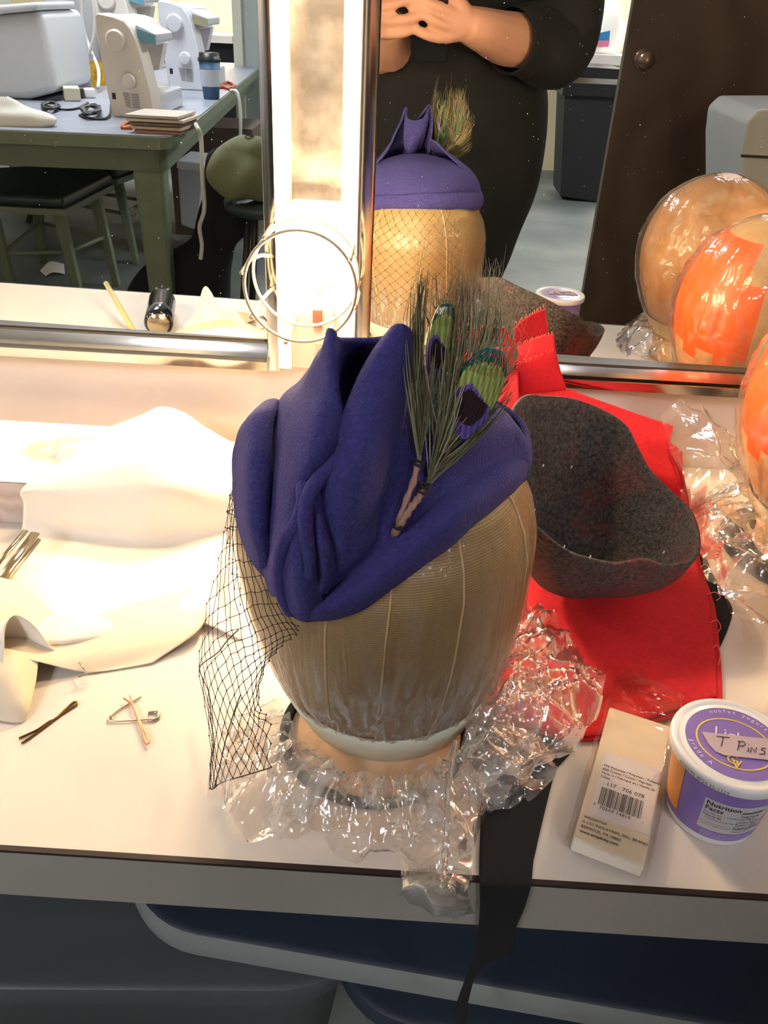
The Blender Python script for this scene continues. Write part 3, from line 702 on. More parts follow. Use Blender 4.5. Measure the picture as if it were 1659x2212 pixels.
tail = surf([[oz(880, 1700, .780), oz(940, 1690, .786), oz(1000, 1690, .782), oz(1020, 1720, .776)],
             [oz(870, 1800, .768), oz(930, 1800, .774), oz(985, 1800, .780), oz(1030, 1790, .770)],
             [oz(865, 1865, .764), oz(920, 1868, .768), oz(980, 1870, .772), oz(1020, 1870, .765)],
             [oy(870, 1905, .293), oy(915, 1905, .288), oy(970, 1910, .284), oy(1010, 1915, .292)],
             [oy(862, 1925, .291), oy(920, 1940, .284), oy(975, 1945, .282), oy(1020, 1950, .290)],
             [oy(880, 1950, .292), oy(930, 1965, .285), oy(975, 1975, .286), oy(1028, 1972, .292)]], 60, 80)
for r in tail:
    for p in r:
        c = crease(p, 45, 2); n_ = noise.noise_vector(p * 60); k = .004 * (1 - min(1, c * 1.6)) ** 2
        if p.y > .303: p.z = max(p.z + k, CT + .0012)
        else: p.y -= k; p.y = min(p.y, .296)
        p.x += n_.x * .002
rope = [oz(985, 1600, .800), oz(975, 1650, .798), oz(968, 1720, .792), oz(966, 1790, .784), oz(962, 1850, .776), oy(958, 1895, .286), oy(955, 1930, .281)]
rp = MB()
for k in range(7):
    off = [V((noise.noise(V((k, i, 0))) * .004, noise.noise(V((k, i, 5))) * .003, noise.noise(V((k, i, 9))) * .002)) for i in range(len(rope))]
    P = catmull([a + o for a, o in zip(rope, off)], 50); rp.tube(P, [.0012 + .0018 * abs(noise.noise(V((i * .3, k, 2)))) for i in range(50)], 5, flat=.4, caps=False)
bagb = MB()
for G in (bag1, bag2, lobe, lobe2, tail): bagb.grid(G)
o_ = len(bagb.v); bagb.v += rp.v; bagb.f += [tuple(i + o_ for i in f) for f in rp.f]; bagb.m += [0] * len(rp.f)
tag(bagb.obj('plastic_bag', m_filmw, None, smooth=True), 'crumpled clear plastic bag around the foot of the head block, hanging over the edge', 'plastic bag')
# ================================================================ charcoal felt bowl
bowlc = thing('felt_hat_blank', (.175, .60, .775), 'charcoal and rust flecked felt bowl lying open on the red cloth', 'hat blank')
rimB = [(1128, 858, .640), (1180, 856, .655), (1240, 862, .667), (1300, 884, .672), (1350, 918, .665), (1373, 960, .655), (1400, 1010, .640), (1440, 1052, .622), (1487, 1098, .592), (1508, 1150, .562),
        (1502, 1203, .535), (1440, 1222, .527), (1392, 1209, .520), (1332, 1217, .515), (1265, 1204, .508), (1222, 1187, .505), (1170, 1150, .508), (1115, 1090, .522), (1090, 1010, .560), (1095, 920, .605)]
rb = catmull([oy(*p) for p in rimB], 150, True)
bb = V((.176, .592, .7765)); rows = []
for i in range(27):
    s = 1 - i / 26
    row = []
    for j, p in enumerate(rb):
        k = s ** .55; kz = s ** 1.9
        q = V((bb.x + (p.x - bb.x) * k, bb.y + (p.y - bb.y) * k, bb.z + (p.z - bb.z) * kz))
        q += noise.noise_vector(q * 26) * .003 * min(1, (1 - s) * 4 + .25) * (1 if i < 20 else .3)
        row.append(q)
    rows.append(row)
b = MB().grid(rows, True); b.f.append(tuple(range(26 * 150, 27 * 150))[::-1]); b.m.append(0)
b.obj('felt_shell', m_grey, bowlc, solid=.0032, off=0)
for (px, py, y) in ((1171, 1008, .60), (1232, 1011, .62), (1152, 1104, .575), (1431, 1195, .56), (1216, 1183, .51), (1272, 1205, .506)):
    p = oy(px, py, y - .012); b = MB().tube([p, p + V((.001, 0, .0008)), p + V((.0008, .0, .0022))], .0005, 5); b.obj('lint', m_label, bowlc, label='tiny bit of white lint')
# ================================================================ red cloth
cloth = thing('red_cloth', (.18, .55, .762), 'bright red cotton cloth folded on the counter under the felt bowl', 'cloth')
def on(px, py, dz=.0): return oz(px, py, CT + .0045 + dz)
net = [[oy(1060, 800, .795), oy(1150, 818, .795), oy(1240, 846, .794), oy(1330, 877, .792), oy(1448, 917, .788)],
       [oy(1060, 880, .775), oy(1150, 895, .775), oy(1240, 905, .774), oy(1330, 930, .772), oy(1441, 962, .770)],
       [oy(1060, 985, .745), oy(1160, 990, .745), oy(1260, 995, .742), oy(1360, 1010, .740), oy(1462, 1030, .735)],
       [on(1050, 1090, .003), on(1160, 1090, .003), on(1270, 1095, .003), on(1380, 1100, .003), on(1480, 1105, .004)],
       [on(1050, 1230, .002), on(1160, 1230, .002), on(1280, 1225, .002), on(1400, 1220, .002), on(1506, 1212, .002)],
       [on(1040, 1350, .002), on(1160, 1350, .002), on(1290, 1340, .002), on(1420, 1325, .002), on(1532, 1300, .002)],
       [on(1040, 1460, .002), on(1150, 1460, .002), on(1290, 1450, .002), on(1430, 1430, .002), on(1543, 1405, .002)],
       [on(1035, 1545, .001), on(1110, 1562, .001), on(1255, 1590, .001), on(1400, 1555, .001), on(1546, 1506, .001)]]
G = surf(net, 70, 90, jit=.0016, js=14, seed=2)
for r in G:
    for p in r: p.z = max(p.z, CT + .0035)
b = MB().grid(G); b.obj('top_layer', m_red, cloth, solid=.0016, off=0)
G2 = [[p + V((.0045 * (i / 69), .002 - .004 * (j / 89), -.0022)) for i, p in enumerate(r)] for j, r in enumerate(G)]
for r in G2:
    for p in r: p.z = max(p.z, CT + .0014)
b = MB().grid(G2); b.obj('lower_layer', m_red, cloth, solid=.0012, off=0)
G3 = surf([[oy(1400, 940, .775), oy(1438, 950, .772), oy(1472, 974, .768)], [oy(1410, 1010, .752), oy(1440, 1020, .750), oy(1478, 1030, .745)], [on(1420, 1060, .006), on(1450, 1070, .006), on(1490, 1095, .006)], [on(1420, 1180, .004), on(1450, 1180, .004), on(1500, 1180, .004)]], 12, 30)
MB().grid(G3).obj('fold', m_red, cloth, solid=.0014, off=0)
# the standing corner with frayed edge, against the mirror frame
net = [[oy(1118, 748, .785), oy(1140, 738, .780), oy(1165, 728, .776), oy(1196, 722, .772)],
       [oy(1118, 772, .785), oy(1145, 765, .779), oy(1172, 760, .775), oy(1200, 757, .771)],
       [oy(1112, 810, .786), oy(1145, 806, .782), oy(1180, 802, .779), oy(1210, 798, .776)],
       [oy(1105, 850, .788), oy(1145, 848, .785), oy(1185, 846, .783), oy(1224, 842, .780)]]
MB().grid(surf(net, 24, 24)).obj('fold', m_red, cloth, solid=.0014, off=0)
net = [[oy(985, 770, .790), oy(1020, 757, .782), oy(1060, 752, .780), oy(1105, 748, .784)],
       [oy(985, 780, .788), oy(1030, 768, .778), oy(1070, 768, .775), oy(1110, 765, .782)],
       [oy(1000, 800, .786), oy(1040, 795, .780), oy(1080, 792, .780), oy(1120, 790, .784)]]
MB().grid(surf(net, 24, 16)).obj('fold', m_red, cloth, solid=.0014, off=0)
net = [[oy(1010, 808, .792), oy(1060, 800, .786), oy(1120, 800, .783)], [oy(1010, 860, .780), oy(1060, 860, .770), oy(1120, 850, .768)], [oy(1010, 940, .76), oy(1060, 940, .75), oy(1120, 930, .75)]]
MB().grid(surf(net, 24, 24)).obj('fold', m_red, cloth, solid=.0014, off=0)
b = MB()
rnd = random.Random(5)
def fray(a, c, y0, y1, n):
    for i in range(n):
        t = (i + rnd.random() * .5) / n; p = oy(a[0] + (c[0] - a[0]) * t, a[1] + (c[1] - a[1]) * t, y0 + (y1 - y0) * t)
        b.tube([p, p + V((rnd.uniform(-.0015, .0005), -.0006, .0018)), p + V((rnd.uniform(-.002, .001), -.001, .0024 + rnd.random() * .0012))], .00035, 4)
fray((1118, 747), (1196, 721), .783, .770, 14); fray((1116, 790), (1198, 757), .780, .768, 13); fray((1010, 760), (1060, 751), .782, .780, 6)
for (px, py, dx, dy) in ((1528, 1285, 28, 12), (1535, 1345, 22, 22), (1540, 1400, 16, 36), (1513, 1225, 20, 14)):
    P = [on(px, py, .003), on(px + dx * .6, py - 6, .003), on(px + dx, py + dy * .4, .002), on(px + dx * .7, py + dy, .001)]; b.tube(catmull(P, 12), .0004, 5)
b.obj('frayed_thread', m_redf, cloth, kind='stuff')
# ================================================================ black fabric
bl = MB()
net = [[oz(1470, 1150, CT + .001), oz(1515, 1180, CT + .001), oz(1530, 1225, CT + .001)], [oz(1470, 1250, CT + .001), oz(1530, 1270, CT + .001), oz(1562, 1280, CT + .001)],
       [oz(1470, 1330, CT + .001), oz(1540, 1340, CT + .001), oz(1582, 1322, CT + .001)], [oz(1480, 1400, CT + .001), oz(1530, 1400, CT + .001), oz(1560, 1388, CT + .001)], [oz(1490, 1440, CT + .001), oz(1520, 1430, CT + .001), oz(1542, 1412, CT + .001)]]
bl.grid(surf(net, 12, 24)); o_ = bl.obj('black_fabric_scrap', m_black, None, solid=.0012, off=0); tag(o_, 'black fabric scrap sticking out at the right of the red cloth', 'fabric scrap')
b = MB()
def zc(px, py, d=.0018): return oz(px, py, CT + d)
yf = .2965
net = [[zc(990, 1560), zc(1080, 1570), zc(1240, 1595)], [zc(1000, 1620), zc(1090, 1630), zc(1235, 1625)], [zc(1030, 1680), zc(1110, 1680), zc(1200, 1662)], [zc(1038, 1740), zc(1110, 1735), zc(1187, 1712)],
       [zc(1037, 1800), zc(1105, 1800), zc(1168, 1790)], [zc(1035, 1860), zc(1100, 1862), zc(1152, 1862)], [oz(1035, 1889, CT + .0016), oz(1095, 1893, CT + .0016), oz(1149, 1896, CT + .0016)],
       [oy(1036, 1908, yf), oy(1095, 1912, yf), oy(1147, 1914, yf)], [oy(1037, 1950, yf), oy(1090, 1955, yf), oy(1135, 1955, yf)], [oy(1034, 2000, yf), oy(1080, 2005, yf), oy(1116, 2000, yf)],
       [oy(1027, 2040, yf), oy(1068, 2045, yf), oy(1110, 2040, yf)], [oy(1024, 2066, yf), oy(1060, 2070, yf), oy(1104, 2062, yf)], [oy(1018, 2085, yf), oy(1030, 2092, yf), oy(1046, 2082, yf)],
       [oy(1005, 2115, yf), oy(1014, 2118, yf), oy(1024, 2112, yf)], [oy(982, 2178, yf), oy(996, 2178, yf), oy(1010, 2168, yf)], [oy(990, 2235, yf), oy(998, 2235, yf), oy(1006, 2235, yf)]]
A = [catmull(r, 16) for r in net]; rows = []
for i in range(len(A) - 1):
    for k in range(5): rows.append([A[i][j].lerp(A[i + 1][j], k / 5) for j in range(16)])
rows.append(A[-1])
b.grid(rows); tag(b.obj('black_fabric_strip', m_black, None, solid=.001, off=0), 'black fabric strip hanging down over the counter front edge', 'fabric strip')
# ================================================================ bias tape package
pk = thing('bias_tape_package', (.160, .370, CT), 'cream bias tape card in cellophane with white barcode label beside the yogurt cup', 'package')
ex = V((.932, -.362, 0)); ey = V((.362, .932, 0)); pc = V((.160, .3695, 0)); zt = .776
def pk_pt(u, v, z=zt): return pc + ex * u + ey * v + V((0, 0, z))
hw, hl = .0213, .0600
b = MB(); P = [pk_pt(-hw, -hl, CT + .004), pk_pt(hw, -hl, CT + .004), pk_pt(hw, hl, CT + .002), pk_pt(-hw, hl, CT + .002)]
T = [pk_pt(-hw, -hl + .001), pk_pt(hw, -hl + .001), pk_pt(hw, hl), pk_pt(-hw, hl)]
b.hexa(P, T); b.obj('card', m_card, pk, bevel=.0014, seg=3)
b = MB(); l0, l1, w0, w1 = -.0385, .0165, -.0165, .0200
b.add([pk_pt(w0, l0, zt + .0002), pk_pt(w1, l0, zt + .0002), pk_pt(w1, l1, zt + .0002), pk_pt(w0, l1, zt + .0002)], [(0, 1, 2, 3)]); b.prism([pk_pt(w0, l0, zt + .00005), pk_pt(w1, l0, zt + .00005), pk_pt(w1, l1, zt + .00005), pk_pt(w0, l1, zt + .00005)], (0, 0, .00012))
lb = b.obj('label', m_label, pk, smooth=False, label='white paper label')
tb = MB()
def pt(s, u, v, size, bold=0): text('', s, None, None, pk_pt(u, v, zt + .0003), ex, ey, size, mb=tb, bold=bold, lift=.0001)
for i, s in enumerate(('55% Polyester / Polyester / Poli\u00e9ster', '45% Cotton / Coton / Algod\u00f3n', 'Made In / Fabriqu\u00e9 en / Hecho en', 'China')):
    pt(s, -.0150, .0035 - i * .0033, .00245, .00003)
pt('117   706 078', -.0105, -.0118, .0042)
rnd = random.Random(9); u = -.0125
while u < .0140:
    w = rnd.choice((.00022, .00022, .0004, .0006)); tb.add([pk_pt(u, -.0285, zt + .0003), pk_pt(u + w, -.0285, zt + .0003), pk_pt(u + w, -.0140, zt + .0003), pk_pt(u, -.0140, zt + .0003)], [(0, 1, 2, 3)]); u += w + rnd.choice((.00022, .0003, .0005))
pt('0', -.0150, -.0305, .003); pt('70659 14810', -.0112, -.0318, .0036); pt('1', .0150, -.0318, .003)
for i, s in enumerate(('WRIGHTS\u00ae', 'A CSS INDUSTRIES, INC. BRAND', 'BERWICK, PA 18603')): pt(s, -.0185, -.0425 - i * .0038, .0027, .00003)
pt('www.simplicity.com', -.0185, -.0425 - 3 * .0038, .0028, bold=.00007)
tb.obj('printed_text', m_ink, lb, smooth=False)
b = MB(); e_ = .0022
Gt = surf([[pk_pt(-hw - e_, -hl - .002, CT + .001), pk_pt(-hw - e_, -hl - .003, zt + .001), pk_pt(0, -hl - .003, zt + .0014), pk_pt(hw + e_, -hl - .003, zt + .001), pk_pt(hw + e_, -hl - .002, CT + .001)],
           [pk_pt(-hw - e_, 0, CT + .001), pk_pt(-hw - e_, 0, zt + .001), pk_pt(0, 0, zt + .0014), pk_pt(hw + e_, 0, zt + .001), pk_pt(hw + e_, 0, CT + .001)],
           [pk_pt(-hw - e_, hl, CT + .001), pk_pt(-hw - e_, hl, zt + .001), pk_pt(0, hl, zt + .0014), pk_pt(hw + e_, hl, zt + .001), pk_pt(hw + e_, hl, CT + .001)],
           [pk_pt(-hw - .003, hl + .03, CT + .006), pk_pt(-hw - .001, hl + .03, zt - .004), pk_pt(0, hl + .03, zt - .003), pk_pt(hw + .003, hl + .028, zt - .004), pk_pt(hw + .003, hl + .026, CT + .007)],
           [pk_pt(-hw + .001, hl + .048, zt - .004), pk_pt(-hw + .004, hl + .048, zt - .003), pk_pt(0, hl + .046, zt - .003), pk_pt(hw - .002, hl + .042, zt - .003), pk_pt(hw + .006, hl + .040, zt - .004)]], 30, 40, jit=.0012, js=110)
b.grid(Gt); b.obj('cellophane_sleeve', m_cello, pk, smooth=True, label='clear cellophane sleeve with empty top end')
# ================================================================ yogurt cup
cc = V((.2155, .3615, 0)); cup = thing('yogurt_cup', (cc.x, cc.y, CT), 'white and purple yogurt cup with a T PINS tape note on its lid', 'yogurt cup')
zl = .822
MB().lathe([(.0268, CT + .0004), (.0275, CT + .0012), (.0278, CT + .004), (.0338, zl - .006), (.0345, zl - .004)], cc, 72).obj('cup', m_wplas, cup)
def cr_(z): return .0278 + (.0338 - .0278) * (z - CT - .004) / (zl - .006 - CT - .004)
b = MB(); b.grid([[cc + V(((cr_(z) + .0002) * math.cos(a), (cr_(z) + .0002) * math.sin(a), z)) for a in np.linspace(0, 2 * PI, 97)] for z in np.linspace(CT + .0065, zl - .0065, 8)])
prt = b.obj('printed_band', m_purp, cup, label='purple printed band')
b = MB().lathe([(.0335, zl - .0068), (.0368, zl - .0064), (.0374, zl - .0055), (.0376, zl - .0012), (.0370, zl + .0006), (.0355, zl + .0010), (.0335, zl + .0008), (.0325, zl - .0002), (.0318, zl + .0001), (.0, zl + .0001)], cc, 96, capb=True, capt=False)
lid = b.obj('lid', m_wplas, cup, label='round white lid')
# lid frame of reference: text reads towards lower right of the photo
la = -.33; lx = V((math.cos(la), math.sin(la), 0)); ly = V((-math.sin(la), math.cos(la), 0))
def lp(u, v, dz=0): return cc + lx * u + ly * v + V((0, 0, zl + .0004 + dz))
b = MB(); b.add([lp(.0290 * math.cos(a), .0290 * math.sin(a)) for a in [2 * PI * i / 80 for i in range(80)]], [tuple(range(80))]); b.obj('lid_print', m_purp, lid, smooth=False, label='purple printed disc')
b = MB(); 
def oval(ru, rv, r, cv=0): return [lp(ru * math.cos(a), cv + rv * math.sin(a), .0002) for a in [2 * PI * i / 70 for i in range(70)]]
b.tube(oval(.0222, .0200, 0, -.001), .0006, 6, True, flat=.3); 
text('', 'G', None, None, lp(-.0048, -.0185, .0005), lx, ly, .0105, mb=b, lift=.0001); text('', 'V', None, None, lp(-.0018, -.0215, .0006), lx, ly, .0105, mb=b, lift=.0001)
b.obj('yellow_print', m_yell, lid, smooth=False, label='yellow oval ring and monogram')
b = MB(); m_wp = M('white print', (236, 228, 244), .5)
def arc(s, r, a0, size, inv=False, step=.17):
    for k, ch in enumerate(s):
        a = a0 - k * step if not inv else a0 + k * step
        p = lp(r * math.cos(a), r * math.sin(a), .0003); t = lx * math.sin(a) - ly * math.cos(a); n_ = lx * math.cos(a) + ly * math.sin(a)
        if inv: t, n_ = -t, -n_
        if ch != ' ': text('', ch, None, None, p, t, n_, size, mb=b, align='CENTER')
arc('nonfat yogurt', .0245, PI / 2 + .62, .0044, step=.115); arc('grade A', .0275, PI + .35, .0044, inv=True, step=.115); arc('6', .0275, -.55, .0044, inv=True)
text('', 'Light', None, None, lp(-.0125, .0015, .0003), lx, ly, .0112, mb=b)
b.obj('white_print', m_wp, lid, smooth=False)
b = MB(); tp = [(-.0205, .0015), (-.016, -.0075), (-.0115, -.0125), (-.006, -.0135), (.0265, -.0045), (.027, .0115), (.024, .0135), (-.009, .0045)]
b.prism([lp(u * .95, v * .95 - .001, .0007) for u, v in tp], (0, 0, .00015)); tpo = b.obj('tape_note', m_mask, lid, smooth=False, label='masking tape note reading T PINS')
b = MB()
def stroke(*P): b.tube([lp(u, v, .0011) for u, v in P], .00028, 5)
def glyph(ox, oyy, s, L):
    for st in L: stroke(*[(ox + x * s + .1 * y * s, oyy + y * s + .22 * x * s) for x, y in st])
glyph(-.0115, -.0075, .0075, [[(0, 1), (1, 1.02)], [(.52, 1), (.5, -.1)]])
glyph(.0015, -.0060, .0072, [[(.05, 1.05), (0, -.1)], [(-.1, .95), (.35, 1.05), (.55, .8), (.4, .5), (.05, .42)]])
glyph(.0070, -.0055, .0050, [[(.1, .7), (.08, 0)], [(.02, 1.25), (.06, 1.2)]])
glyph(.0088, -.0055, .0055, [[(0, 0), (.03, .85), (.5, .05), (.55, .9)]])
glyph(.0135, -.0050, .0060, [[(.6, .95), (.3, 1.0), (.15, .75), (.55, .5), (.5, .15), (.05, .05)]])
b.obj('handwriting', m_pen, tpo, smooth=False)
# nutrition panel, wrapped on the cup wall facing the camera
def cw(ang0, z0):
    def f(u, v):
        z = z0 + v; a = ang0 + u / .031; r = cr_(z) + .00045; return cc + V((r * math.cos(a), r * math.sin(a), z))
    return f
A0 = -PI / 2 - .62
b = MB(); g = cw(A0, .7745); b.grid([[g(u, v) - (g(u, v) - cc - V((0, 0, g(u, v).z))).normalized() * .0001 for u in np.linspace(-.0012, .040, 24)] for v in (0, .010, .020, .0285)])
npn = b.obj('nutrition_panel', M('white panel print', (206, 202, 208), .5), cup, label='white nutrition facts panel')
b = MB()
for s, u, v, sz, bo in (('Nutrition', 0, .0235, .0050, .00014), ('Facts', 0, .0190, .0050, .00014), ('Serving Size 1 container (170g)', 0, .0160, .0022, 0), ('Calories 80', 0, .0132, .0022, .00005), ('Calories from Fat 0', .0015, .0104, .0024, 0), ('Percent Daily Values (DV) are', 0, .0066, .0015, 0), ('based on a 2,000 calorie diet.', 0, .0045, .0015, 0),
                      ('Amount/Serving', .0205, .0225, .0019, .00005), ('Total Fat 0g', .0205, .0185, .0024, .00005), ('Sat. Fat 0g', .0215, .0155, .0022, 0), ('Cholest. less than 5mg', .0200, .0122, .0022, .00003), ('Sodium 110mg', .0200, .0092, .0023, .00003), ('Potassium 300mg', .0195, .0062, .0023, .00003), ('Vitamin A 0%', .0195, .0020, .0024, 0)):
    text('', s, None, None, V(), ex, ey, sz, mb=b, bold=bo, fn=lambda x, y, u=u, v=v: g(u + x, v + y))
for v, w in ((.0218, .0004), (.0175, .00015), (.0148, .00015), (.0115, .00015), (.0085, .00015), (.0050, .0006)):
    b.grid([[g(u, v + dv) for u in np.linspace(.0195, .039, 12)] for dv in (0, w)])
b.obj('printed_text', m_ink, npn, smooth=False)
b = MB()
for s, u, v, sz in (('INGREDIENTS: GRADE A CULTURED NONFAT MILK', .002, -.0022, .0016), ('MODIFIED FOOD STARCH, CALCIUM, GELATIN', .002, -.0042, .0016), ('ACTIVE CULTURES INCLUDE LACTOBACILLUS', .002, -.0062, .0016), ('MARKETED BY: Wal-Mart Stores, Inc.', .0, -.0090, .0019)):
    text('', s, None, None, V(), ex, ey, sz, mb=b, fn=lambda x, y, u=u, v=v: g(u + x, v + y - .0004))
b.obj('white_print', m_wp, prt, smooth=False)
b = MB(); 
text('', '07/02/95 4P54 55-1224', None, None, V(), ex, ey, .0034, mb=b, fn=lambda x, y: cc + V((.0379 * math.cos(-PI / 2 - 1.22 + x / .0378), .0379 * math.sin(-PI / 2 - 1.22 + x / .0378), zl - .0050 + y)))
b.obj('date_code', M('grey ink', (110, 104, 104), .6), lid, smooth=False)
b = MB(); g2 = lambda a, z: cc + V(((cr_(z) + .0005) * math.cos(a), (cr_(z) + .0005) * math.sin(a), z))
b.grid([[g2(a, z) for a in np.linspace(PI * .93, PI * 1.13, 8)] for z in (.772, .79, .813)]); b.obj('side_print', M('orange print', (214, 140, 70), .5), cup, label='orange printed patch')
# ================================================================ tissue box and white paper
tx = thing('tissue_box', (-.32, .705, CT), 'white tissue box with oval slot at the back left of the counter', 'tissue box')
zt_ = .805; bx0, bx1, by0, by1 = -.47, -.235, .643, .765
b = MB(); b.box((bx0, by0, CT + .0004), (bx1, by1, zt_ - .001)); b.obj('box', M('printed grey side', (226, 206, 194), .6, wave=(26, 'DIAGONAL', 9, (206, 184, 172))), tx, smooth=False, label='side with fine curved lines')
# lid with hole
ho = [V((-.3036 + .064 * math.cos(a) * (1 if abs(math.cos(a)) < .9 else 1.0), .708 + .030 * math.sin(a), zt_)) for a in [2 * PI * i / 48 for i in range(48)]]
def sq(i):
    a = 2 * PI * i / 48; c_, s_ = math.cos(a), math.sin(a); k = 1 / max(abs(c_), abs(s_)); return V(((bx0 + bx1) / 2 + c_ * k * (bx1 - bx0) / 2, (by0 + by1) / 2 + s_ * k * (by1 - by0) / 2, zt_))
b = MB(); o1 = [sq(i) for i in range(48)]; b.grid([[*o1], [*ho]], True); b.grid([[*ho], [p - V((0, 0, .030)) for p in ho]], True)
b.obj('lid', M('white carton', (244, 240, 236), .6), tx, smooth=False, label='white top with oval slot')
b = MB(); b.add([p - V((0, 0, .030)) for p in ho], [tuple(range(48))]); b.obj('slot_inside', M('brown slot inside', (92, 66, 50), .8), tx, smooth=False)
MB().grid(surf([[V((-.330, .690, .803)), V((-.30, .684, .803)), V((-.27, .695, .803))], [V((-.325, .700, .812)), V((-.30, .698, .822)), V((-.27, .704, .815))], [V((-.318, .722, .806)), V((-.29, .722, .812)), V((-.26, .718, .806))]], 20, 20, jit=.003, js=40)).obj('tissue', m_paper, tx)
def sheet(name, net, mat, label, cat, nu=50, nv=60, jit=.003, js=16, seed=0, solid=.0006):
    G = surf(net, nu, nv, jit=jit, js=js, seed=seed)
    for r in G:
        for p in r: p.z = max(p.z, CT + .0012)
    return tag(MB().grid(G).obj(name, mat, None, solid=solid, off=0), label, cat)
Z = lambda px, py, h: oz(px, py, CT + h)
sheet('tissue_paper_sheet', [[oy(238, 925, .775), oy(300, 897, .772), oy(345, 880, .768), oy(395, 893, .765), oy(440, 924, .762), oy(515, 962, .740)],
       [Z(150, 985, .055), Z(240, 960, .070), Z(330, 940, .085), Z(410, 955, .075), Z(470, 985, .06), Z(530, 1020, .05)],
       [Z(50, 1052, .052), Z(160, 1045, .055), Z(280, 1040, .060), Z(390, 1045, .060), Z(455, 1050, .050), Z(530, 1060, .04)],
       [Z(48, 1090, .034), Z(160, 1110, .030), Z(280, 1120, .028), Z(380, 1120, .026), Z(450, 1115, .024), Z(520, 1110, .020)],
       [Z(42, 1150, .010), Z(170, 1170, .003), Z(290, 1178, .003), Z(390, 1168, .003), Z(460, 1155, .004), Z(500, 1150, .004)],
       [Z(20, 1260, .012), Z(160, 1270, .010), Z(280, 1270, .006), Z(380, 1250, .006), Z(440, 1230, .006), Z(480, 1210, .006)],
       [Z(40, 1370, .020), Z(150, 1370, .016), Z(270, 1350, .010), Z(370, 1310, .010), Z(430, 1300, .012), Z(470, 1285, .008)],
       [Z(75, 1405, .004), Z(150, 1395, .004), Z(270, 1385, .004), Z(370, 1350, .008), Z(430, 1345, .006), Z(522, 1385, .002)]], m_paper,
      'large crinkled white tissue paper sheet spread on the counter left of the hat', 'paper sheet', nu=70, nv=90, jit=.0035)
sheet('muslin_piece', [[Z(-60, 1240, .018), Z(40, 1260, .022), Z(150, 1340, .014), Z(300, 1300, .012), Z(420, 1270, .010)],
       [Z(-60, 1360, .016), Z(40, 1370, .022), Z(130, 1390, .012), Z(300, 1380, .010), Z(440, 1350, .010)],
       [Z(-60, 1440, .014), Z(20, 1420, .022), Z(80, 1428, .014), Z(200, 1450, .002), Z(330, 1430, .002), Z(522, 1388, .002)][:5] ], m_muslin,
      'cream muslin piece with a soft curling edge under the white paper', 'fabric piece', jit=.002)
sheet('muslin_curl', [[Z(-80, 1400, .02), Z(-20, 1395, .026), Z(30, 1405, .024), Z(60, 1412, .018), Z(82, 1430, .012)],
       [Z(-80, 1470, .016), Z(-20, 1460, .020), Z(25, 1462, .020), Z(55, 1465, .014), Z(76, 1475, .008)],
       [Z(-80, 1520, .008), Z(-20, 1520, .010), Z(20, 1515, .012), Z(48, 1520, .010), Z(64, 1530, .005)],
       [Z(-80, 1550, .001), Z(-20, 1553, .001), Z(15, 1560, .001), Z(40, 1562, .001), Z(56, 1556, .001)]], m_muslin,
      'rolled cream muslin corner at the left edge of the counter', 'fabric piece', nu=30, nv=40, jit=.001)
# metal clips at the left
tg = thing('metal_tongs', (-.33, .62, CT), 'silver metal tongs lying at the left edge below the tissue box', 'tongs')
b = MB(); b.tube([Z(-40, 1262, .014), Z(10, 1200, .022), Z(56, 1146, .030)], .0028, 8, flat=.5); b.obj('arm', m_steel, tg)
b = MB(); b.tube([Z(-40, 1300, .014), Z(20, 1226, .022), Z(76, 1152, .028)], .0045, 10, flat=.35); b.obj('arm', m_steel, tg)
b = MB(); b.tube([Z(-40, 1318, .012), Z(30, 1235, .019), Z(84, 1166, .024)], .0020, 8); b.obj('arm', m_steel, tg)
# pins
def wire(name, paths, rs, mat, label, cat, flat=None):
    b = MB()
    for P, r in zip(paths, rs): b.tube(P, r, 7, flat=flat)
    return tag(b.obj(name, mat, None), label, cat)
def zz(*pts, h=.0012): return [oz(x, y, CT + h) for x, y in pts]
wire('bobby_pin', [catmull(zz((46, 1606), (70, 1590), (95, 1571), (130, 1545), (158, 1527), (166, 1522), (165, 1517), (158, 1518), (140, 1534), (120, 1553), (108, 1558), (95, 1567), (82, 1576), (70, 1582), (41, 1595)), 60)], [.0008], m_gold, 'dark golden bobby pin lying alone at the lower left of the counter', 'hairpin')
wire('bobby_pin', [catmull(zz((281, 1503), (286, 1520), (296, 1550), (309, 1585), (312, 1600), (317, 1607), (322, 1603), (318, 1592), (308, 1572), (298, 1550), (290, 1532), (281, 1518), (267, 1508), h=.0030), 60)], [.0007], m_copper, 'copper bobby pin lying across the open safety pin', 'hairpin')
sp = thing('safety_pin', oz(290, 1550, CT), 'open steel safety pin crossed by a copper bobby pin', 'safety pin')
P = zz((305, 1505), (283, 1518), (258, 1533), (240, 1547), (233, 1552), (234, 1557), (241, 1557), (244, 1551), (238, 1546), (234, 1553), (242, 1558), (280, 1557), (322, 1554))
MB().tube(catmull(P, 70), .00055, 6).obj('wire', m_steel, sp)
MB().tube(catmull(zz((320, 1540), (332, 1538), (341, 1540), (342, 1549), (334, 1555), (320, 1555)), 20), .0013, 8, flat=.9).obj('clasp', m_steel, sp)
tp_ = thing('t_pin', oz(185, 1450, CT), 'small steel T pin lying at the edge of the white paper', 'pin')
MB().tube(zz((155, 1406), (187, 1455), h=.007), .0005, 6).obj('shaft', m_steel, tp_)
MB().tube(catmull(zz((204, 1453), (187, 1455), (170, 1462), (172, 1459), (187, 1453), h=.007), 12), .0006, 6).obj('crossbar', m_steel, tp_)
